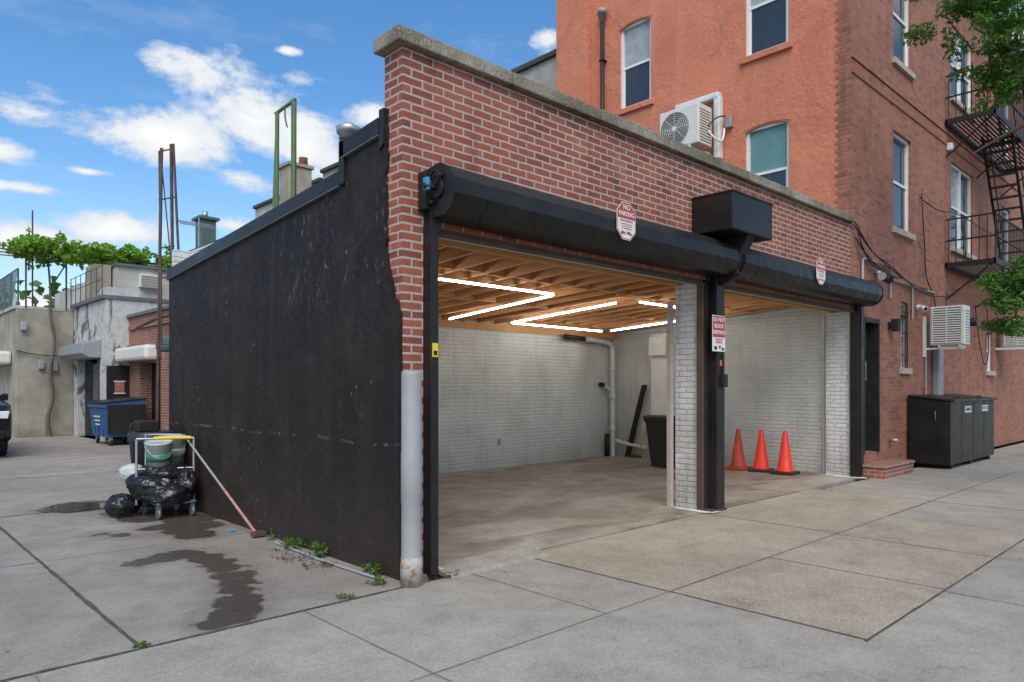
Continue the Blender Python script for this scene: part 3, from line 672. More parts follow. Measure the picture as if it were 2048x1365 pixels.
frus('pipe',(11.93,9.73,4.2),(11.93,9.73,9.35),.045,.045,'black',DS,12); lathe('leader_head',(11.92,9.73,9.35),[(.05,0),(.11,.16),(.13,.17),(.13,.26),(.10,.27)],'greyp',DS,4)
for z in (5.5,7.,8.5): box('strap',11.88,12.02,9.67,9.79,z,z+.03,'black',DS)
def acunit(nm,x0,x1,y0,y1,z0,z1,fan=True):
    A=empty(nm); box('casing',x0,x1,y0,y1,z0,z1,'white2',A,.02)
    ym=y0+(y1-y0)*.6; zm=(z0+z1)/2; r=min((z1-z0),(y1-y0))*.42
    if fan:
        frus('fan_opening',(x0-.004,ym,zm),(x0+.02,ym,zm),r,r,'grill',A,28)
        for k in range(8):
            rr=r*(k+1)/8.2
            tube('guard_ring',[(x0-.014,ym+rr*math.cos(t*math.pi/10),zm+rr*math.sin(t*math.pi/10)) for t in range(21)],.0045,'white2',A,True)
        for k in range(8):
            t=k*math.pi/4; tube('guard_spoke',[(x0-.014,ym,zm),(x0-.014,ym+r*math.cos(t),zm+r*math.sin(t))],.004,'white2',A,True)
        frus('hub',(x0-.02,ym,zm),(x0-.005,ym,zm),.05,.05,'white2',A)
    else:
        n=15; st=(z1-z0-.08)/n
        box('louvre_recess',x0-.004,x0-.0005,y0+.04,y1-.04,z0+.035,z1-.035,'grill',A)
        for k in range(n):
            z=z0+.04+st*k; prism('louvre',[(x0-.004,z+st*.2),(x0-.018,z),(x0-.018,z+st*.35),(x0-.004,z+st*.6)],'Y',y0+.05,y1-.05,'white2',A)
        for y in (y0+.04,(y0+y1)/2,y1-.06): box('louvre_post',x0-.02,x0-.003,y,y+.02,z0+.03,z1-.03,'white2',A)
    for k in range(12):
        z=z0+.06+(z1-z0-.12)*k/12; box('coil_fin',x0+.05,x1-.05,y0-.006,y0-.001,z,z+.012,'grill',A)
    return A
A=acunit('wall_air_conditioner',11.28,11.74,6.98,7.82,5.93,6.66)
for y in (7.15,7.6):
    box('bracket',11.26,12.01,y,y+.04,5.88,5.925,'white2',A); 
box('line_cover_top',11.85,12.015,6.92,7.87,6.88,7.0,'pvc',A,.03); box('line_cover_drop',11.86,12.016,6.90,7.03,5.75,6.92,'pvc',A,.03); box('line_cover_left',11.87,12.012,7.76,7.88,6.55,6.92,'pvc',A,.03)
box('junction_box',11.93,12.015,6.70,6.82,6.3,6.5,'galv',A,.01)
tube('refrigerant_line',[(11.6,6.97,6.2),(11.65,6.88,6.05),(11.85,6.8,6.0),(11.95,6.85,6.3)],.018,'white',A); tube('refrigerant_line',[(11.6,6.97,6.3),(11.7,6.85,6.5),(11.9,6.8,6.5)],.012,'black',A)
A=acunit('wall_air_conditioner.001',15.62,15.98,3.88,4.48,2.32,3.08,False)
for y in (3.95,4.3): box('bracket',15.6,16.0,y,y+.03,2.28,2.318,'white2',A)
box('bracket_rail',15.66,15.70,3.9,4.6,2.24,2.279,'white2',A); box('bracket_back',15.60,15.66,4.55,4.60,2.1,2.9,'white2',A)
box('line_cover',16.15,16.45,4.46,4.598,1.1,2.4,'greyp',A,.03)
A=acunit('wall_air_conditioner.002',21.2,21.6,3.8,4.45,2.5,3.2,False); box('bracket',21.2,21.6,4.0,4.6,2.44,2.495,'white2',A)
DO=empty('black_entrance_door')
box('door_leaf',12.52,13.13,4.76,4.80,.40,2.64,'black',DO,.004); box('door_frame',12.46,12.515,4.56,4.80,.38,2.68,'black',DO,.004); box('door_frame',13.135,13.19,4.56,4.80,.38,2.68,'black',DO,.004); box('door_head',12.516,13.134,4.56,4.80,2.60,2.68,'black',DO,.004)
box('transom',12.55,13.10,4.74,4.759,2.2,2.5,'glass',DO); box('door_pull',12.6,12.63,4.70,4.759,1.3,1.6,'chrome',DO,.005)
box('intercom_panel',12.86,13.06,4.735,4.759,1.62,1.95,'galv',DO,.005)
for r in range(4):
    for c in range(2): box('button',12.90+c*.07,12.93+c*.07,4.73,4.7349,1.66+r*.06,1.69+r*.06,'black',DO)
ST=empty('brick_door_steps')
box('lower_step',12.36,13.75,4.20,4.60,0,.17,'brick3',ST); box('lower_tread',12.34,13.77,4.18,4.60,.171,.22,'brick3',ST,.008)
box('upper_step',12.48,13.16,4.605,4.78,0,.385,'brick3',ST)
L=empty('wall_lamp'); box('lamp_body',13.65,13.80,4.42,4.54,2.50,2.72,'black',L,.01); box('lamp_mount',13.68,13.77,4.54,4.60,2.55,2.67,'black',L)
def cam(nm,x,z):
    C=empty(nm); frus('mount',(x,4.6,z),(x,4.52,z),.05,.05,'white',C); frus('body',(x,4.52,z),(x-.1,4.40,z-.05),.045,.05,'white',C); frus('lens',(x-.1,4.40,z-.05),(x-.105,4.394,z-.053),.035,.035,'black',C)
cam('security_camera',15.2,3.05)
C=empty('flood_light'); frus('spot',(12.95,4.5,3.42),(12.82,4.4,3.38),.05,.07,'galv',C); frus('spot',(13.15,4.5,3.40),(13.1,4.36,3.34),.05,.07,'black',C); frus('stem',(13.05,4.6,3.5),(13.05,4.5,3.45),.05,.05,'galv',C)
PP=empty('conduits_and_cables')
tube('conduit',[(12.4,4.56,3.0),(12.4,4.56,3.62),(12.5,4.56,3.66),(13.6,4.56,3.66),(13.7,4.56,3.60),(13.7,4.56,3.1)],.022,'greyp',PP,True)
tube('conduit',[(13.3,4.57,3.45),(16.2,4.57,3.42)],.022,'galv',PP,True)
tube('conduit',[(14.9,4.57,3.4),(14.9,4.57,2.8)],.018,'galv',PP,True)
for k,(pts) in enumerate([
 [(12.0,4.55,4.15),(12.3,4.5,3.9),(12.9,4.5,3.72),(13.8,4.5,3.55),(14.6,4.5,3.42),(15.6,4.52,3.42)],
 [(12.05,4.55,4.2),(12.6,4.5,3.75),(13.3,4.5,3.7),(14.4,4.5,3.45),(15.3,4.5,3.3),(16.4,4.52,3.35),(17.6,4.55,3.5)],
 [(12.1,4.56,3.95),(12.5,4.52,3.66),(13.5,4.5,3.45),(14.2,4.52,3.5)],
 [(12.1,4.54,4.1),(12.2,4.5,3.8),(12.7,4.5,3.5),(13.2,4.52,3.55)],
 [(15.3,4.56,5.2),(16.2,4.52,5.05),(17.5,4.52,5.3),(20,4.5,5.2),(24,4.5,5.3)],
 [(15.4,4.56,5.3),(15.25,4.5,4.9),(15.5,4.53,4.2),(15.6,4.55,3.6),(16.0,4.55,3.45)],
 [(16.1,4.56,3.4),(16.2,4.5,2.9),(16.8,4.54,2.7),(17.0,4.55,3.5)],
 [(19.2,4.56,3.4),(19.3,4.5,2.4),(20.0,4.52,1.9),(20.3,4.52,2.6),(20.2,4.55,3.4)]]):
    tube('cable',pts,.011,'black',PP)
tube('standpipe',[(15.65,4.56,0),(15.65,4.56,2.2)],.014,'greyp',PP,True); frus('spigot',(13.75,4.6,.55),(13.75,4.45,.55),.03,.03,'galv',PP)
frus('duct_light',(17.2,4.58,2.72),(17.2,4.25,2.72),.12,.12,'galv',PP); frus('duct_light',(18.3,4.58,2.95),(18.3,4.3,2.95),.08,.1,'black',PP)
box('vent_box',17.15,17.3,4.5,4.6,6.55,6.7,'white',PP,.01)
FE=empty('fire_escape')
for zp in (4.12,7.15):
    x0,x1,y0,y1=17.0,22.0,3.68,4.58
    box('stringer',x0,x1,y0,y0+.03,zp-.10,zp+.02,'black',FE); box('stringer',x0,x1,y1-.03,y1,zp-.10,zp+.02,'black',FE)
    for x in (x0,x1-.03,19.4): box('end',x,x+.03,y0,y1,zp-.10,zp+.0,'black',FE)
    y=y0+.04
    while y<y1-.04: box('slat',x0,x1,y,y+.035,zp,zp+.012,'black',FE); y+=.075
    for zz in (zp+.45,zp+.9):
        box('rail',x0,x1,y0,y0+.03,zz,zz+.03,'black',FE); box('rail',x0,x0+.03,y0,y1,zz,zz+.03,'black',FE)
    x=x0
    while x<x1: box('baluster',x,x+.015,y0+.005,y0+.02,zp,zp+.92,'black',FE); x+=.14
    y=y0
    while y<y1: box('baluster',x0+.005,x0+.02,y,y+.015,zp,zp+.92,'black',FE); y+=.14
    for x in (17.1,19.4,21.7): tube('brace',[(x,4.59,zp-.75),(x,3.75,zp-.08)],.018,'black',FE,True)
for yy in (3.80,4.35): tube('stair_stringer',[(20.9,yy,4.15),(18.9,yy,7.2)],.03,'black',FE,True); tube('stair_rail',[(20.9,yy,5.0),(18.9,yy,8.05)],.014,'black',FE,True)
for i in range(13):
    t=(i+.5)/13; box('tread',20.9-2*t-.1,20.9-2*t+.1,3.8,4.35,4.15+3.05*t,4.165+3.05*t,'black',FE)
for yy in (3.80,4.35): tube('upper_stair_stringer',[(20.9,yy,7.2),(18.9,yy,10.2)],.03,'black',FE,True)
DB=empty('black_garbage_enclosure')
prism('body',[(3.86,.08),(4.56,.08),(4.56,1.32),(3.86,1.24)],'X',14.64,17.7,'hood',DB,.01)
for a,b in ((14.62,16.15),(16.17,17.72)):
    prism('lid',[(3.80,1.235),(4.57,1.325),(4.57,1.36),(3.80,1.275)],'X',a,b,'hood',DB,.008)
    tube('lid_handle',[(a+.6,3.95,1.27),(a+.6,3.95,1.33),(a+.85,3.95,1.33),(a+.85,3.95,1.27)],.012,'black',DB,True)
for x in (14.9,16.15,17.5): box('foot',x-.05,x+.05,3.9,4.5,0,.08,'black',DB)
for x in (15.35,16.13,16.9): box('door_seam',x,x+.012,3.853,3.862,.12,1.22,'rust',DB)
box('hinge_line',14.66,17.68,3.852,3.861,1.18,1.19,'rust',DB)
for x,t in ((15.75,'GARBAGE'),(16.95,'RECYCLE')):
    box('label',x-.22,x+.22,3.852,3.8575,1.02,1.14,'signw',DB); text('label_text',t,(x,3.850,1.08),.095,'black',DB,bold=.001)
tube('side_handle',[(14.63,4.1,.9),(14.6,4.1,.9),(14.6,4.1,1.05),(14.63,4.1,1.05)],.01,'steel',DB,True)

# ------------------------------------------------------------------ roof objects
F=empty('green_sign_frame')
tube('leg',[(3.95,8.38,2.9),(3.95,8.36,4.89)],.026,'green',F,True); tube('leg',[(4.05,8.13,2.9),(4.06,8.14,5.0)],.034,'green',F,True); tube('leg',[(4.0,8.05,2.9),(4.06,8.12,4.98)],.024,'green',F,True); tube('leg',[(3.90,8.42,2.9),(3.95,8.36,4.85)],.018,'green',F,True)
tube('top_bar',[(3.94,8.39,4.88),(4.07,8.11,5.02)],.022,'green',F,True); tube('hook',[(4.0,8.25,4.94),(3.99,8.25,4.8),(4.03,8.25,4.7)],.01,'green',F)
V=empty('roof_vent_stack')
lathe('stack',(4.0,6.76,2.9),[(.085,0),(.085,1.25)],'galv',V); lathe('cap',(4.0,6.76,4.16),[(.10,0),(.10,.06),(.125,.07),(.13,.13),(.05,.18),(.02,.19)],'galv',V)
for z in (4.0,4.06): lathe('collar',(4.0,6.76,z),[(.09,0),(.094,.01),(.09,.02)],'galv',V)
F=empty('rusty_ladder_frame')
for (a,b,t0,t1,top) in ((3.85,12.6,3.9,12.5,5.45),(4.05,12.3,4.0,12.35,5.5)): tube('leg',[(a,b,0),(t0,t1,top)],.026,'rust',F,True)
tube('leg',[(4.2,12.1,0),(4.02,12.3,5.5)],.020,'rust',F,True); tube('leg',[(3.9,12.5,2.2),(3.88,12.55,5.4)],.016,'rust',F,True); tube('leg',[(4.05,12.4,3.2),(3.9,12.5,5.2)],.010,'rust',F,True)
for z in (2.2,3.3,3.8,4.6,5.4): tube('rung',[(3.87,12.55,z),(4.04,12.32,z+.03)],.012,'rust',F,True)
def rowhouse(nm,x0,x1,y0,y1,h,mat,cap='dkroof'):
    R=empty(nm)
    hs=[(y0+1.0,y0+1.9,h-2.4,h-.9)] if y1-y0>3 else []
    wall('rear_wall','X',x0,y0,y1,0,h,hs,.1,mat,R)
    for w in hs: window('X',x0,*w,R)
    box('volume',x0+.16,x1,y0+.02,y1-.02,0,h-.02,mat,R); box('front_face_y',x0,x1,y0,y0+.02,0,h-.01,mat,R)
    box('roof_edge',x0-.1,x1,y0-.03,y1+.03,h,h+.12,cap,R,.01)
    return R
rowhouse('white_row_house',12.3,22,11.02,16.5,9.3,'wallgrey'); rowhouse('grey_row_house',12.3,22,16.6,22.5,8.95,'graypl'); rowhouse('cream_row_house',12.3,22,22.6,28.,8.7,'wallgrey'); rowhouse('green_row_house',12.3,22,28.1,36,7.9,'dkgreen')
rowhouse('low_rear_building',8.0,12.2,13.0,24.,5.6,'graypl')
CH=empty('rendered_chimney'); box('stack',8.7,9.35,17.7,18.3,5.6,7.4,'graypl',CH,.02); box('cap',8.65,9.4,17.65,18.35,7.4,7.48,'graypl',CH); lathe('chimney_pot',(9.2,17.9,7.48),[(.13,0),(.11,.22),(.13,.24)],'pot',CH)
CH=empty('dark_green_chimney'); box('stack',9.8,10.35,27.,27.6,0,7.75,'dkgreen',CH,.02); box('cap',9.7,10.45,26.9,27.7,7.75,7.85,'dkgreen',CH); lathe('chimney_pot',(10.05,27.3,7.85),[(.12,0),(.1,.25)],'galv',CH)
AN=empty('tv_antenna'); tube('mast',[(9,25.,5.),(9,25.,7.3)],.02,'galv',AN,True)
for k in range(5): tube('element',[(8.4,25.+.1*k,7.0+.05*k),(9.6,25.+.1*k,7.0+.05*k)],.01,'galv',AN,True)
B=empty('low_brick_garage')
wall('wall','X',6.0,14.5,22.0,0,3.45,[(19.3,21.0,.02,2.15)],.3,'brick3',B); box('volume',6.31,12,14.5,21.98,0,3.4,'black',B); box('front',6.0,12,14.46,14.5,0,3.45,'brick3',B)
box('parapet_cap',5.93,6.35,14.45,21.99,3.45,3.53,'steel',B); box('shutter_hood',5.6,5.99,19.2,21.9,2.2,2.58,'white2',B,.08); box('small_awning',5.55,5.99,16.9,18.3,2.35,2.7,'dkgreen',B,.08)
box('brick_string_course',5.95,5.999,14.5,21.9,3.1,3.2,'brick3',B)  # projecting course in the same brick as the wall
tube('roof_pipe',[(5.9,17.5,3.2),(5.7,18.2,3.3),(5.7,20.5,3.0)],.04,'rust',B)
B=empty('open_black_steel_door'); box('leaf',5.42,6.0,21.93,21.98,.05,2.1,'black',B,.005); box('window',5.62,5.86,21.92,21.929,1.35,1.65,'brick3',B); box('window_frame',5.59,5.89,21.9215,21.9285,1.32,1.345,'white',B); box('window_frame',5.59,5.89,21.9215,21.9285,1.655,1.68,'white',B)  # brick material on the pane imitates brickwork reflected in the glass
B=empty('white_painted_garage')
wall('wall','X',5.4,22.0,25.6,0,3.95,[(22.7,25.1,.0,2.35)],.35,'peel',B); box('front',5.4,8,21.99,22.0,0,4.0,'peel',B)
box('volume',5.76,8,22.01,25.6,0,3.9,'black',B); box('cap',5.3,8,21.95,25.6,3.96,4.06,'steel',B)
for k in range(24): box('shutter_slat',5.62+.01*(k%2),5.66,22.7,24.3,.05+k*.09,.05+k*.09+.085,'steel',B)
box('door_open_side',5.6,5.66,24.3,25.1,.02,2.3,'black',B); box('red_jamb',5.37,5.42,22.55,22.7,0,2.35,'brown',B)
prism('shutter_hood',[(5.39,2.85),(4.95,2.72),(4.9,2.45),(5.1,2.33),(5.39,2.33)],'Y',22.4,25.3,'galv',B,.01)
box('step_parapet',5.45,6.3,22.1,23.0,4.06,4.3,'peel',B)
B=empty('grey_stucco_garage')
box('front_wall',3.9,5.4,25.6,25.8,0,3.85,'graypl',B,.02); box('side_wall',3.9,4.1,25.8,34,0,3.85,'graypl',B); box('roof',3.85,8,25.6,34,3.86,3.95,'wallgrey',B); box('volume',4.1,8,25.8,34,0,3.8,'graypl',B)
box('meter',4.75,4.95,25.45,25.6,2.0,2.3,'galv',B,.02); box('meter',4.45,4.6,25.45,25.6,2.05,2.3,'galv',B,.02); box('lamp',4.0,4.15,25.4,25.6,3.2,3.45,'galv',B,.02)
box('side_hood',3.45,3.89,26.2,28.5,2.2,2.6,'white2',B,.08)
tube('wire',[(3.9,25.55,2.6),(4.6,25.52,2.4),(5.4,25.5,2.5)],.015,'black',B)
B=empty('roof_penthouse'); box('body',6.1,7.6,23.6,26.5,4.0,5.15,'wallgrey',B); box('roof',6.05,7.7,23.5,26.6,5.15,5.22,'steel',B); box('window_ac',6.7,7.2,23.4,23.59,4.55,4.95,'white2',B,.01)
for k in range(7): box('ac_slat',6.72,7.18,23.39,23.399,4.58+k*.05,4.6+k*.05,'grill',B)
box('stair_head',5.6,6.05,24.,25,4.0,5.2,'graypl',B)
box('rear_block',6.5,12,28,34,3.9,5.3,'wallgrey',B)
P=empty('vine_arbor')
for x in (4.15,5.2,6.3,7.3,8.2,9.2): tube('post',[(x,25.6,3.9),(x,25.6,5.6)],.025,'rust',P,True)
for y in (25.0,25.6,26.2): tube('rail',[(3.4,y,5.5),(9.3,y,5.6)],.018,'rust',P,True)
tube('tall_pole',[(4.35,25.8,3.9),(4.35,25.8,6.9)],.022,'rust',P,True)
tr=[(4.72,25.4,0),(4.62,25.4,.5),(4.85,25.42,1.2),(4.7,25.4,2.),(4.9,25.42,2.9),(4.72,25.42,3.7),(4.78,25.5,4.4),(4.7,25.5,5.3)]
V=empty('grape_vine'); tube('trunk',tr,.05,'bark',V,radii=[1.6,1.1,1.,1.,.9,.8,.7,.5])
tube('stem',[(4.7,25.5,5.3),(5.5,25.5,5.6),(6.8,25.5,5.65),(8.2,25.5,5.6)],.03,'bark',V); tube('stem',[(4.85,25.5,4.7),(5.1,25.4,5.2),(5.3,25.4,5.6)],.02,'bark',V)
tube('stem',[(4.7,25.5,5.3),(4.2,25.5,5.5),(3.4,25.5,5.6)],.02,'bark',V)
r2=random.Random(5); bl=[]
for i in range(96):
    x=3.9+5.4*i/95; bl.append(((x,25.5+r2.uniform(-.6,.4),5.66+r2.uniform(-.2,.2)+.08*math.sin(i*.5)),(.26,.4,.12+r2.uniform(0,.12)),72))
for i in range(12): bl.append(((r2.uniform(3.3,4.2),25.5+r2.uniform(-.4,.3),5.55+r2.uniform(-.12,.12)),(.2,.2,.08),26))
for i in range(26): bl.append(((r2.uniform(3.8,9),25.5+r2.uniform(-.5,.3),5.35+r2.uniform(-.15,.1)),(.08,.1,.2),14))
for i in range(16): bl.append(((r2.uniform(3.9,9),25.5+r2.uniform(-.5,.3),5.98+r2.uniform(-.05,.15)),(.1,.1,.14),12))
leaves('leaves',bl,.07,'vine',V,5,.8,thr=-.22)
FN=empty('green_chain_link_fence')
for k in range(6): tube('post',[(4.0,25.9+k*1.2,3.9),(4.0,25.9+k*1.2,5.1)],.025,'dkgreen',FN,True)
for z in (4.0,5.1): tube('rail',[(4.0,25.9,z),(4.0,32,z)],.018,'dkgreen',FN,True)
for k in range(60):
    y=25.9+k*.1
    tube('wire',[(4.0,y,4.0),(4.0,min(y+1.1,32),5.1)],.005,'dkgreen',FN,True); tube('wire',[(4.0,y,5.1),(4.0,min(y+1.1,32),4.0)],.005,'dkgreen',FN,True)
FN=empty('rooftop_wire_railing')
for k in range(7): tube('post',[(5.35+.0*k,22.1+k*.6,4.06),(5.35,22.1+k*.6,4.9)],.012,'rust',FN,True)
for z in (4.5,4.88): tube('rail',[(5.35,22.1,z),(5.35,25.8,z)],.01,'rust',FN,True)
r3=random.Random(9); bl=[]
for i in range(60): bl.append(((r3.uniform(-9,8.),r3.uniform(38,46),r3.uniform(.5,5.5)),(1.6,1.6,1.1),150))
FT=empty('distant_trees'); leaves('foliage',bl,.22,'far',FT,3,.7)
for x in (-6,-2,2,6): tube('trunk',[(x,42,0),(x+.2,42,4)],.18,'bark',FT)
B=empty('distant_house'); box('wall',-20,3.,48,56,0,6.5,'brick3',B); box('roof',-20.2,3.2,47.8,56,6.5,6.8,'dkroof',B); 
for i in range(5): box('window',-16+i*3.4,-14.8+i*3.4,47.9,47.99,3.6,5.2,'glass',B)
B=empty('yard_gate')
box('panel',1.2,3.88,33.,33.08,0,2.6,'brown',B)
for i in range(12): box('picket',1.25+i*.22,1.33+i*.22,32.95,33.0,0,2.8,'black',B)
tube('pole',[(3.6,30,0),(3.6,30,4.6)],.06,'rust',B,True)

B=empty('blue_dumpster')
vs=[(5.0,20.2,.22),(5.85,20.2,.22),(5.85,21.6,.22),(5.0,21.6,.22),(4.93,20.12,1.08),(5.9,20.12,1.18),(5.9,21.7,1.18),(4.93,21.7,1.08)]
mesh('body',vs,[(0,3,2,1),(0,1,5,4),(1,2,6,5),(2,3,7,6),(3,0,4,7),(4,5,6,7)],'blue',B,bev=.01)
prism('lid',[(4.9,1.085),(5.93,1.185),(5.93,1.23),(4.9,1.13)],'Y',20.1,21.72,'blackpl',B,.01)
box('side_panel_black',4.99,5.88,20.09,20.105,.3,1.05,'black',B); box('lip',4.9,4.95,20.1,21.72,.98,1.05,'blue',B)
for y in (20.5,20.9,21.3): box('rib',4.94,4.98,y,y+.05,.25,1.0,'blue',B)
for x in (5.1,5.75):
    for y in (20.3,21.5): frus('caster',(x-.03,y,.08),(x+.03,y,.08),.08,.08,'tyre',B); box('caster_fork',x-.04,x+.04,y-.05,y+.05,.1,.22,'galv',B)
for k in range(3): box('faded_lettering',4.925,4.934,20.6,21.2-.1*k,.72-.1*k,.76-.1*k,'signw',B)

C=empty('janitor_cart')
x0,x1,y0,y1=2.62,3.05,8.55,9.15
box('deck',x0,x1,y0,y1,.16,.19,'steel',C,.005)
for (x,y) in ((x0+.03,y0+.05),(x1-.03,y0+.05),(x0+.03,y1-.05),(x1-.03,y1-.05)):
    frus('wheel',(x-.015,y,.06),(x+.015,y,.06),.06,.06,'steel',C); box('fork',x-.02,x+.02,y-.03,y+.03,.08,.16,'steel',C)
P0=(2.52,8.95);P1=(3.08,8.72)
tube('end_frame',[(P0[0],P0[1],.14),(P0[0],P0[1],.90)],.014,'galv',C,True); tube('end_frame',[(P1[0],P1[1],.14),(P1[0],P1[1],.90)],.014,'galv',C,True)
tube('top_bar',[(P0[0],P0[1],.9),(P1[0],P1[1],.9)],.014,'galv',C,True); a=Vector((P0[0],P0[1],.905));b=Vector((P1[0],P1[1],.905))
tube('yellow_grip',[a.lerp(b,.3),a.lerp(b,.95)],.021,'yellow',C,True)
for z in (.3,.55): tube('cross_bar',[(P0[0],P0[1],z),(P1[0],P1[1],z)],.009,'galv',C,True)
tube('back_frame',[(2.75,9.4,.14),(2.75,9.4,.92),(3.1,9.2,.92),(3.1,9.2,.14)],.012,'galv',C,True)
def bag(nm,c,r,seed,par):
    import bmesh
    bm=bmesh.new(); bmesh.ops.create_icosphere(bm,subdivisions=5,radius=1)
    for v in bm.verts:
        p=v.co.copy(); q=p*1.6+Vector((seed*3.1,seed,0)); 
        d=1+.22*noise.noise(q)+.10*abs(noise.noise(q*2.7))+.07*(1-abs(noise.noise(q*5.3))*2)+.03*noise.noise(q*12)
        v.co=Vector((p.x*r[0]*d,p.y*r[1]*d,max(-r[2]*.75,p.z*r[2]*d)))+Vector(c)
    me=D.meshes.new(nm); bm.to_mesh(me); bm.free(); me.materials.append(M['bag'])
    for p in me.polygons:p.use_smooth=True
    o=D.objects.new(nm,me); COL.objects.link(o); o.parent=par; return o
GB=empty('trash_bags')
bag('bag',(2.78,8.95,.33),(.33,.30,.20),1,GB); bag('bag',(2.85,9.0,.48),(.26,.27,.13),2,GB); bag('bag',(2.42,9.1,.12),(.17,.14,.13),3,GB); bag('bag',(2.98,8.75,.36),(.13,.2,.17),4,GB); bag('bag',(2.8,8.62,.25),(.2,.12,.12),8,GB)
o=bag('pale_bag',(2.55,9.25,.48),(.12,.12,.10),6,GB); o.data.materials.clear(); o.data.materials.append(M['bucket'])
def bucket(nm,x,y,z,tilt=0):
    B=empty(nm); o=lathe('pail',(0,0,0),[(.12,0),(.148,.34),(.155,.345),(.155,.365),(.145,.37),(.14,.35)],'bucket',B); lb=lathe('label',(0,0,0),[(.1325,.14),(.1410,.235)],'bucketg' ,B) if tilt else lathe('label',(0,0,0),[(.133,.10),(.145,.21)],'greyp',B)
    tube('handle',[(.155,0,.33),(.12,-.1,.22),(0,-.16,.17),(-.12,-.1,.22),(-.155,0,.33)],.004,'galv',B)
    B.location=(x,y,z); B.rotation_euler=(tilt,-tilt*.6,0); return B
bucket('paint_bucket',2.78,8.98,.50,.12); bucket('paint_bucket.001',3.0,9.2,.54,0)
BN=empty('black_tote_bin')
lathe('tote',(2.93,9.75,0),[(.2,0),(.26,.8),(.28,.82),(.28,.92),(.25,.94)],'blackpl',BN,20); box('dust_pan_box',2.72,2.98,9.6,9.8,.94,1.08,'black',BN,.02)
tube('tote_handle',[(2.70,9.75,.8),(2.64,9.75,.95),(2.70,9.75,1.05)],.012,'blackpl',BN)
BR=empty('push_broom')
p0=Vector((3.06,8.85,.86));p1=Vector((3.06,6.95,.035)); tube('handle_upper',[p0,p0.lerp(p1,.55)],.013,'greyp',BR,True); tube('handle_lower',[p0.lerp(p1,.55),p1],.015,'hose',BR,True)
box('head',3.0,3.13,6.86,6.95,.01,.06,'brown',BR,.01); box('teal_clip',2.95,3.0,7.30,7.35,.001,.03,'bluet',BR,.01)
tube('discarded_pipe',[(3.05,6.5,.015),(3.02,5.6,.015),(3.05,4.75,.015)],.012,'greyp',None,True)

def weed(nm,x,y,r,h,n,s):
    V=empty(nm); leaves('leaves',[((x,y,h*.45),(r,r,h*.5),n)],s,'leaf' ,V,int(x*100+y*10),.55,1.2,-.3)
    for k in range(6):
        t=k*1.05; tube('stem',[(x,y,0),(x+.5*r*math.cos(t),y+.5*r*math.sin(t),h*.7)],.002,'green',V)
for i,(x,y,r,h,n,s) in enumerate(((3.07,6.15,.10,.12,110,.018),(3.08,5.72,.09,.16,120,.02),(3.1,6.35,.07,.1,60,.016),(3.08,4.85,.08,.11,110,.018),(3.1,5.0,.06,.08,60,.014),(2.62,4.47,.07,.04,60,.013),(3.0,4.62,.06,.07,70,.014),(1.28,4.45,.05,.03,50,.012),(3.1,6.7,.05,.06,40,.014))):
    weed('weed' if i==0 else 'weed.%03d'%i,x,y,r,h,n,s)
DL=empty('dry_leaves'); leaves('litter',[((3.0,5.0,.02),(.12,.5,.012),220),((2.9,5.7,.018),(.15,.6,.01),120),((3.5,4.45,.02),(.2,.08,.01),40)],.018,'rust',DL,4,.5,4.)

TRE=empty('street_tree')
tube('trunk',[(13.2,.2,-.1),(13.1,.3,1.5),(13.2,.5,3.0),(13.0,.9,4.6)],.17,'bark',TRE,radii=[1.5,1.1,1.,.75])
br=[[(13.0,.9,4.4),(12.6,1.6,5.6),(12.1,2.3,6.2),(11.7,2.8,6.6)],[(13.0,.9,4.5),(13.3,1.8,6.),(13.0,2.6,6.8)],[(13.15,.6,3.2),(12.8,1.6,3.5),(12.3,2.3,3.1),(12.0,2.6,2.8)],[(13,.9,4.5),(13.8,.2,6.),(14.4,-.4,7.)],[(13,.9,4.5),(12.3,.2,6.),(11.9,-.6,7.)],[(12.6,1.6,5.6),(12.6,2.6,5.3),(12.4,3.0,5.0)]]
for b in br: tube('limb',b,.05,'bark',TRE,radii=[1.]+[.6]*(len(b)-2)+[.2])
r4=random.Random(11); bl=[]
def cl(c,r,k,n=110,cr=.22):
    for i in range(k):
        bl.append(((c[0]+r4.gauss(0,r*.5),c[1]+r4.gauss(0,r*.5),c[2]+r4.gauss(0,r*.4)),(cr,cr,cr*.45),n))
cl((11.75,2.75,6.85),.55,34); cl((12.2,2.45,6.45),.6,44); cl((12.35,2.6,5.95),.35,26); cl((12.9,2.3,6.6),.8,24); cl((12.05,2.45,2.85),.32,20); cl((12.3,2.3,3.1),.35,16); cl((12.2,2.5,2.4),.22,6)
cl((13.4,.8,7.2),1.6,50,90,.35); cl((12.2,-.4,7.),1.0,24,90,.35); cl((14.4,-.2,7.1),1.1,24,90,.35); cl((12.6,1.4,7.6),1.2,30,90,.3)
leaves('crown',bl,.042,'leaf',TRE,12,.42,.8)

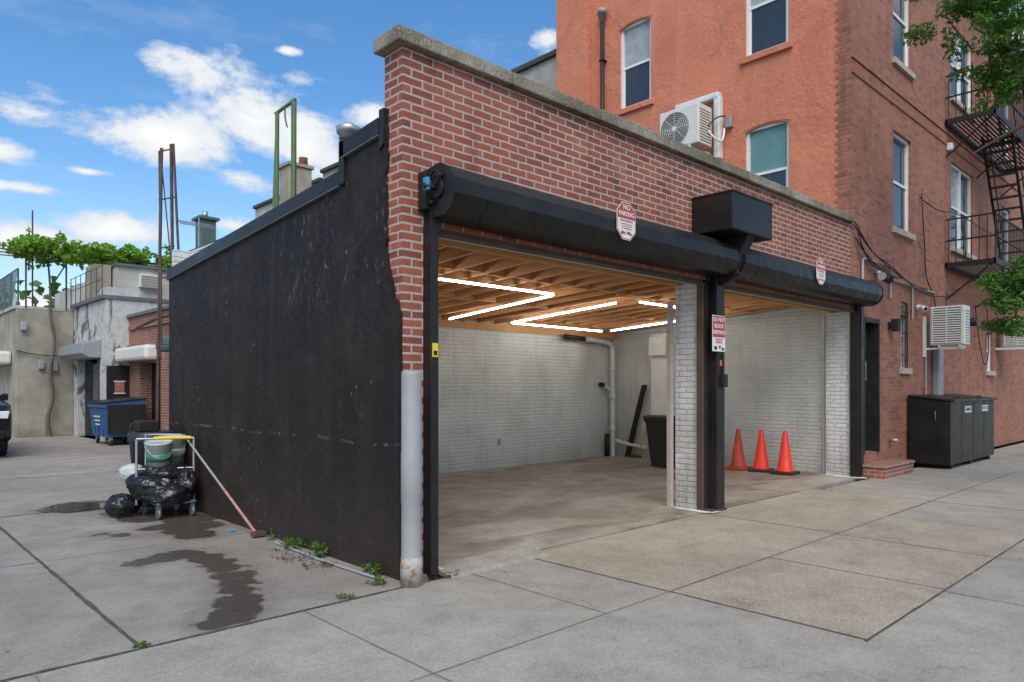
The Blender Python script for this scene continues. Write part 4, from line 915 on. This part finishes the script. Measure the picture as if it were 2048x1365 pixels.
CR=empty('parked_suv')
cx,yf=1.72,18.1
pr=[(yf+.05,.45),(yf,.6),(yf+.0,.95),(yf+.12,1.12),(yf+.9,1.2),(yf+1.25,1.22),(yf+1.95,1.75),(yf+2.6,1.82),(yf+4.3,1.80),(yf+4.8,1.2),(yf+4.9,.6),(yf+4.8,.4),(yf+4.4,.36),(yf+.4,.36)]
def carbody():
    vs=[];fs=[];n=len(pr); secs=[(-.97,.9),(-.90,1.),(-.5,1.01),(0,1.015),(.5,1.01),(.90,1.),(.97,.9)]
    for (w,s) in secs:
        for (y,z) in pr:
            ww=w*(1 if z<1.25 else 1-(z-1.25)*.32)
            yy=yf+2.4+(y-yf-2.4)*(1-.035*abs(w)**3)
            vs.append((cx+ww,yy,.36+(z-.36)*(1 if s>=1 else .97)))
    for i in range(len(secs)-1):
        for k in range(n): fs.append((i*n+k,i*n+(k+1)%n,(i+1)*n+(k+1)%n,(i+1)*n+k))
    fs.append(tuple(range(n))); fs.append(tuple((len(secs)-1)*n+k for k in range(n-1,-1,-1)))
    return mesh('body',vs,fs,'carp',CR,bev=.03)
carbody()
for s in (-1,1):
    prism('headlight',[(cx+s*.55,.86),(cx+s*.90,.84),(cx+s*.93,1.0),(cx+s*.55,.99)],'Y',yf-.015,yf+.1,'signw',CR,.015)
    box('fog_lamp',cx+s*.75-.08,cx+s*.75+.08,yf-.005,yf+.1,.52,.6,'yellow',CR,.02)
    for y in (yf+.92,yf+3.85):
        frus('tyre',(cx+s*.72,y,.37),(cx+s*.98,y,.37),.37,.37,'tyre',CR,28); frus('rim',(cx+s*.975,y,.37),(cx+s*.985,y,.37),.24,.24,'chrome',CR,20)
    prism('side_glass',[(yf+1.5,1.27),(yf+2.0,1.66),(yf+4.2,1.68),(yf+4.5,1.27)],'X',cx+s*.90,cx+s*.915,'glass',CR)
    box('mirror',cx+s*.95-.0,cx+s*1.12,yf+1.45,yf+1.55,1.2,1.36,'carp',CR,.03)
box('grille',cx-.5,cx+.5,yf-.02,yf+.05,.66,.98,'black',CR,.02)
for k in range(5): box('grille_bar',cx-.48,cx+.48,yf-.03,yf-.021,.70+k*.055,.715+k*.055,'chrome',CR)
box('bumper',cx-.85,cx+.85,yf-.06,yf+.08,.42,.60,'carp',CR,.04); box('number_plate',cx-.15,cx+.15,yf-.07,yf-.061,.5,.6,'yellow',CR)
prism('windscreen',[(yf+1.27,1.25),(yf+1.30,1.25),(yf+1.93,1.74),(yf+1.88,1.74)],'X',cx-.72,cx+.72,'glass',CR)

# ------------------------------------------------------------------ camera, light, world
cam=D.cameras.new('camera'); co=D.objects.new('camera',cam); COL.objects.link(co); SC.camera=co
co.location=(0,0,1.5); yaw=-math.atan2(.689,.7245); co.rotation_euler=(math.pi/2,0,yaw)
cam.sensor_width=36; cam.lens=25.0; cam.shift_y=.0452; cam.clip_end=1000; cam.clip_start=.05
el=math.radians(50); az=math.radians(222)
sd=Vector((math.sin(az)*math.cos(el),math.cos(az)*math.cos(el),math.sin(el)))
su=D.lights.new('sun','SUN'); so=D.objects.new('sun',su); COL.objects.link(so); su.energy=3.3; su.angle=math.radians(45); su.color=(1,.955,.885)
so.rotation_euler=(-sd).to_track_quat('-Z','Y').to_euler(); so.location=(0,-10,20)
w=D.worlds.new('World'); SC.world=w; w.use_nodes=True; nt=w.node_tree; nt.nodes.clear(); g=G(nt)
sky=g.n('ShaderNodeTexSky'); sky.sky_type='NISHITA'; sky.sun_disc=False; sky.sun_elevation=el; sky.sun_rotation=az; sky.air_density=1.; sky.dust_density=.5; sky.ozone_density=1.6
tc=g.n('ShaderNodeTexCoord').outputs['Generated']
nrm=g.n('ShaderNodeVectorMath',{0:tc},operation='NORMALIZE').outputs[0]
sep=g.n('ShaderNodeSeparateXYZ',{0:nrm})
azi=g.m('MULTIPLY',g.m('ARCTAN2',sep.outputs[0],sep.outputs[1]),57.2958)
ele=g.m('MULTIPLY',g.m('ARCSINE',sep.outputs[2]),57.2958)
nz=g.n('ShaderNodeTexNoise',{'Vector':g.scale(nrm,(1.,1.,1.8)),'Scale':8.,'Detail':12.,'Roughness':.64,'Distortion':.2}).outputs['Fac']
total=None
CL=[(19.8,22.4,3.6,2.0),(18.5,17.8,5.,2.0),(24,19.4,4.4,2.5),(27.5,18.2,4.,3.6),(33,20.4,3.6,2.2),(9,17.9,4.,1.4),(7.6,15.2,2.8,1.0),(8.7,13,3.,.5),(14.5,11.0,4.4,1.3),(9.,9.6,4.4,1.5),(23,15.,2.2,1.1),(28,14,3.5,1.4),(12.7,14.6,1.4,.3),(26,24.3,.9,.35),(46.6,26,1.6,1.),(22,12.,2.6,1.),(8,5.,10,1.6),(22,9,6,1.5),
    (70,25,14,6),(110,30,18,8),(150,28,16,7),(190,35,20,9),(230,25,18,7),(270,30,20,8),(310,24,16,6),(-40,24,14,5),(-60,35,16,7),(-100,28,18,8),(-140,33,18,8),(-170,22,12,6),(90,50,30,9),(0,58,30,7)]
for (a,e,ra,re) in CL:
    da=g.m('DIVIDE',g.m('SUBTRACT',azi,a),ra); de=g.m('DIVIDE',g.m('SUBTRACT',ele,e),re)
    q=g.m('SUBTRACT',1.,g.m('SQRT',g.m('ADD',g.m('MULTIPLY',da,da),g.m('MULTIPLY',de,de))),clamp=False)
    total=q if total is None else g.m('MAXIMUM',total,q)
total=g.m('MAXIMUM',total,-1.)
fac=g.m('ADD',g.m('MULTIPLY',total,1.),g.m('MULTIPLY',g.m('SUBTRACT',nz,.52),3.6))
mask=g.ramp(fac,.0,.55)
wisp=g.m('MULTIPLY',g.ramp(g.noise(g.scale(nrm,(1.5,3.,6.)),3.,8,.65),.54,.8,0.,.3),g.ramp(sep.outputs[2],.1,.4))
mask=g.m('MAXIMUM',mask,wisp)
skyc=g.n('ShaderNodeHueSaturation',{'Hue':.5,'Saturation':1.28,'Value':1.4,'Fac':1.,'Color':sky.outputs[0]}).outputs[0]
hz=g.ramp(ele,0.,16.,.4,0.)
skyc=g.mix(hz,skyc,(4.8,5.8,6.8,1))
shade=g.mix(g.ramp(fac,.2,1.2),(5.2,5.7,6.4,1),(7.6,7.6,7.5,1))
colr=g.mix(mask,skyc,shade)
bg=g.n('ShaderNodeBackground',{0:colr,1:.135}); o=g.n('ShaderNodeOutputWorld'); nt.links.new(bg.outputs[0],o.inputs[0])
SC.view_settings.view_transform='Standard'; SC.view_settings.look='None'; SC.view_settings.exposure=0; SC.view_settings.gamma=1
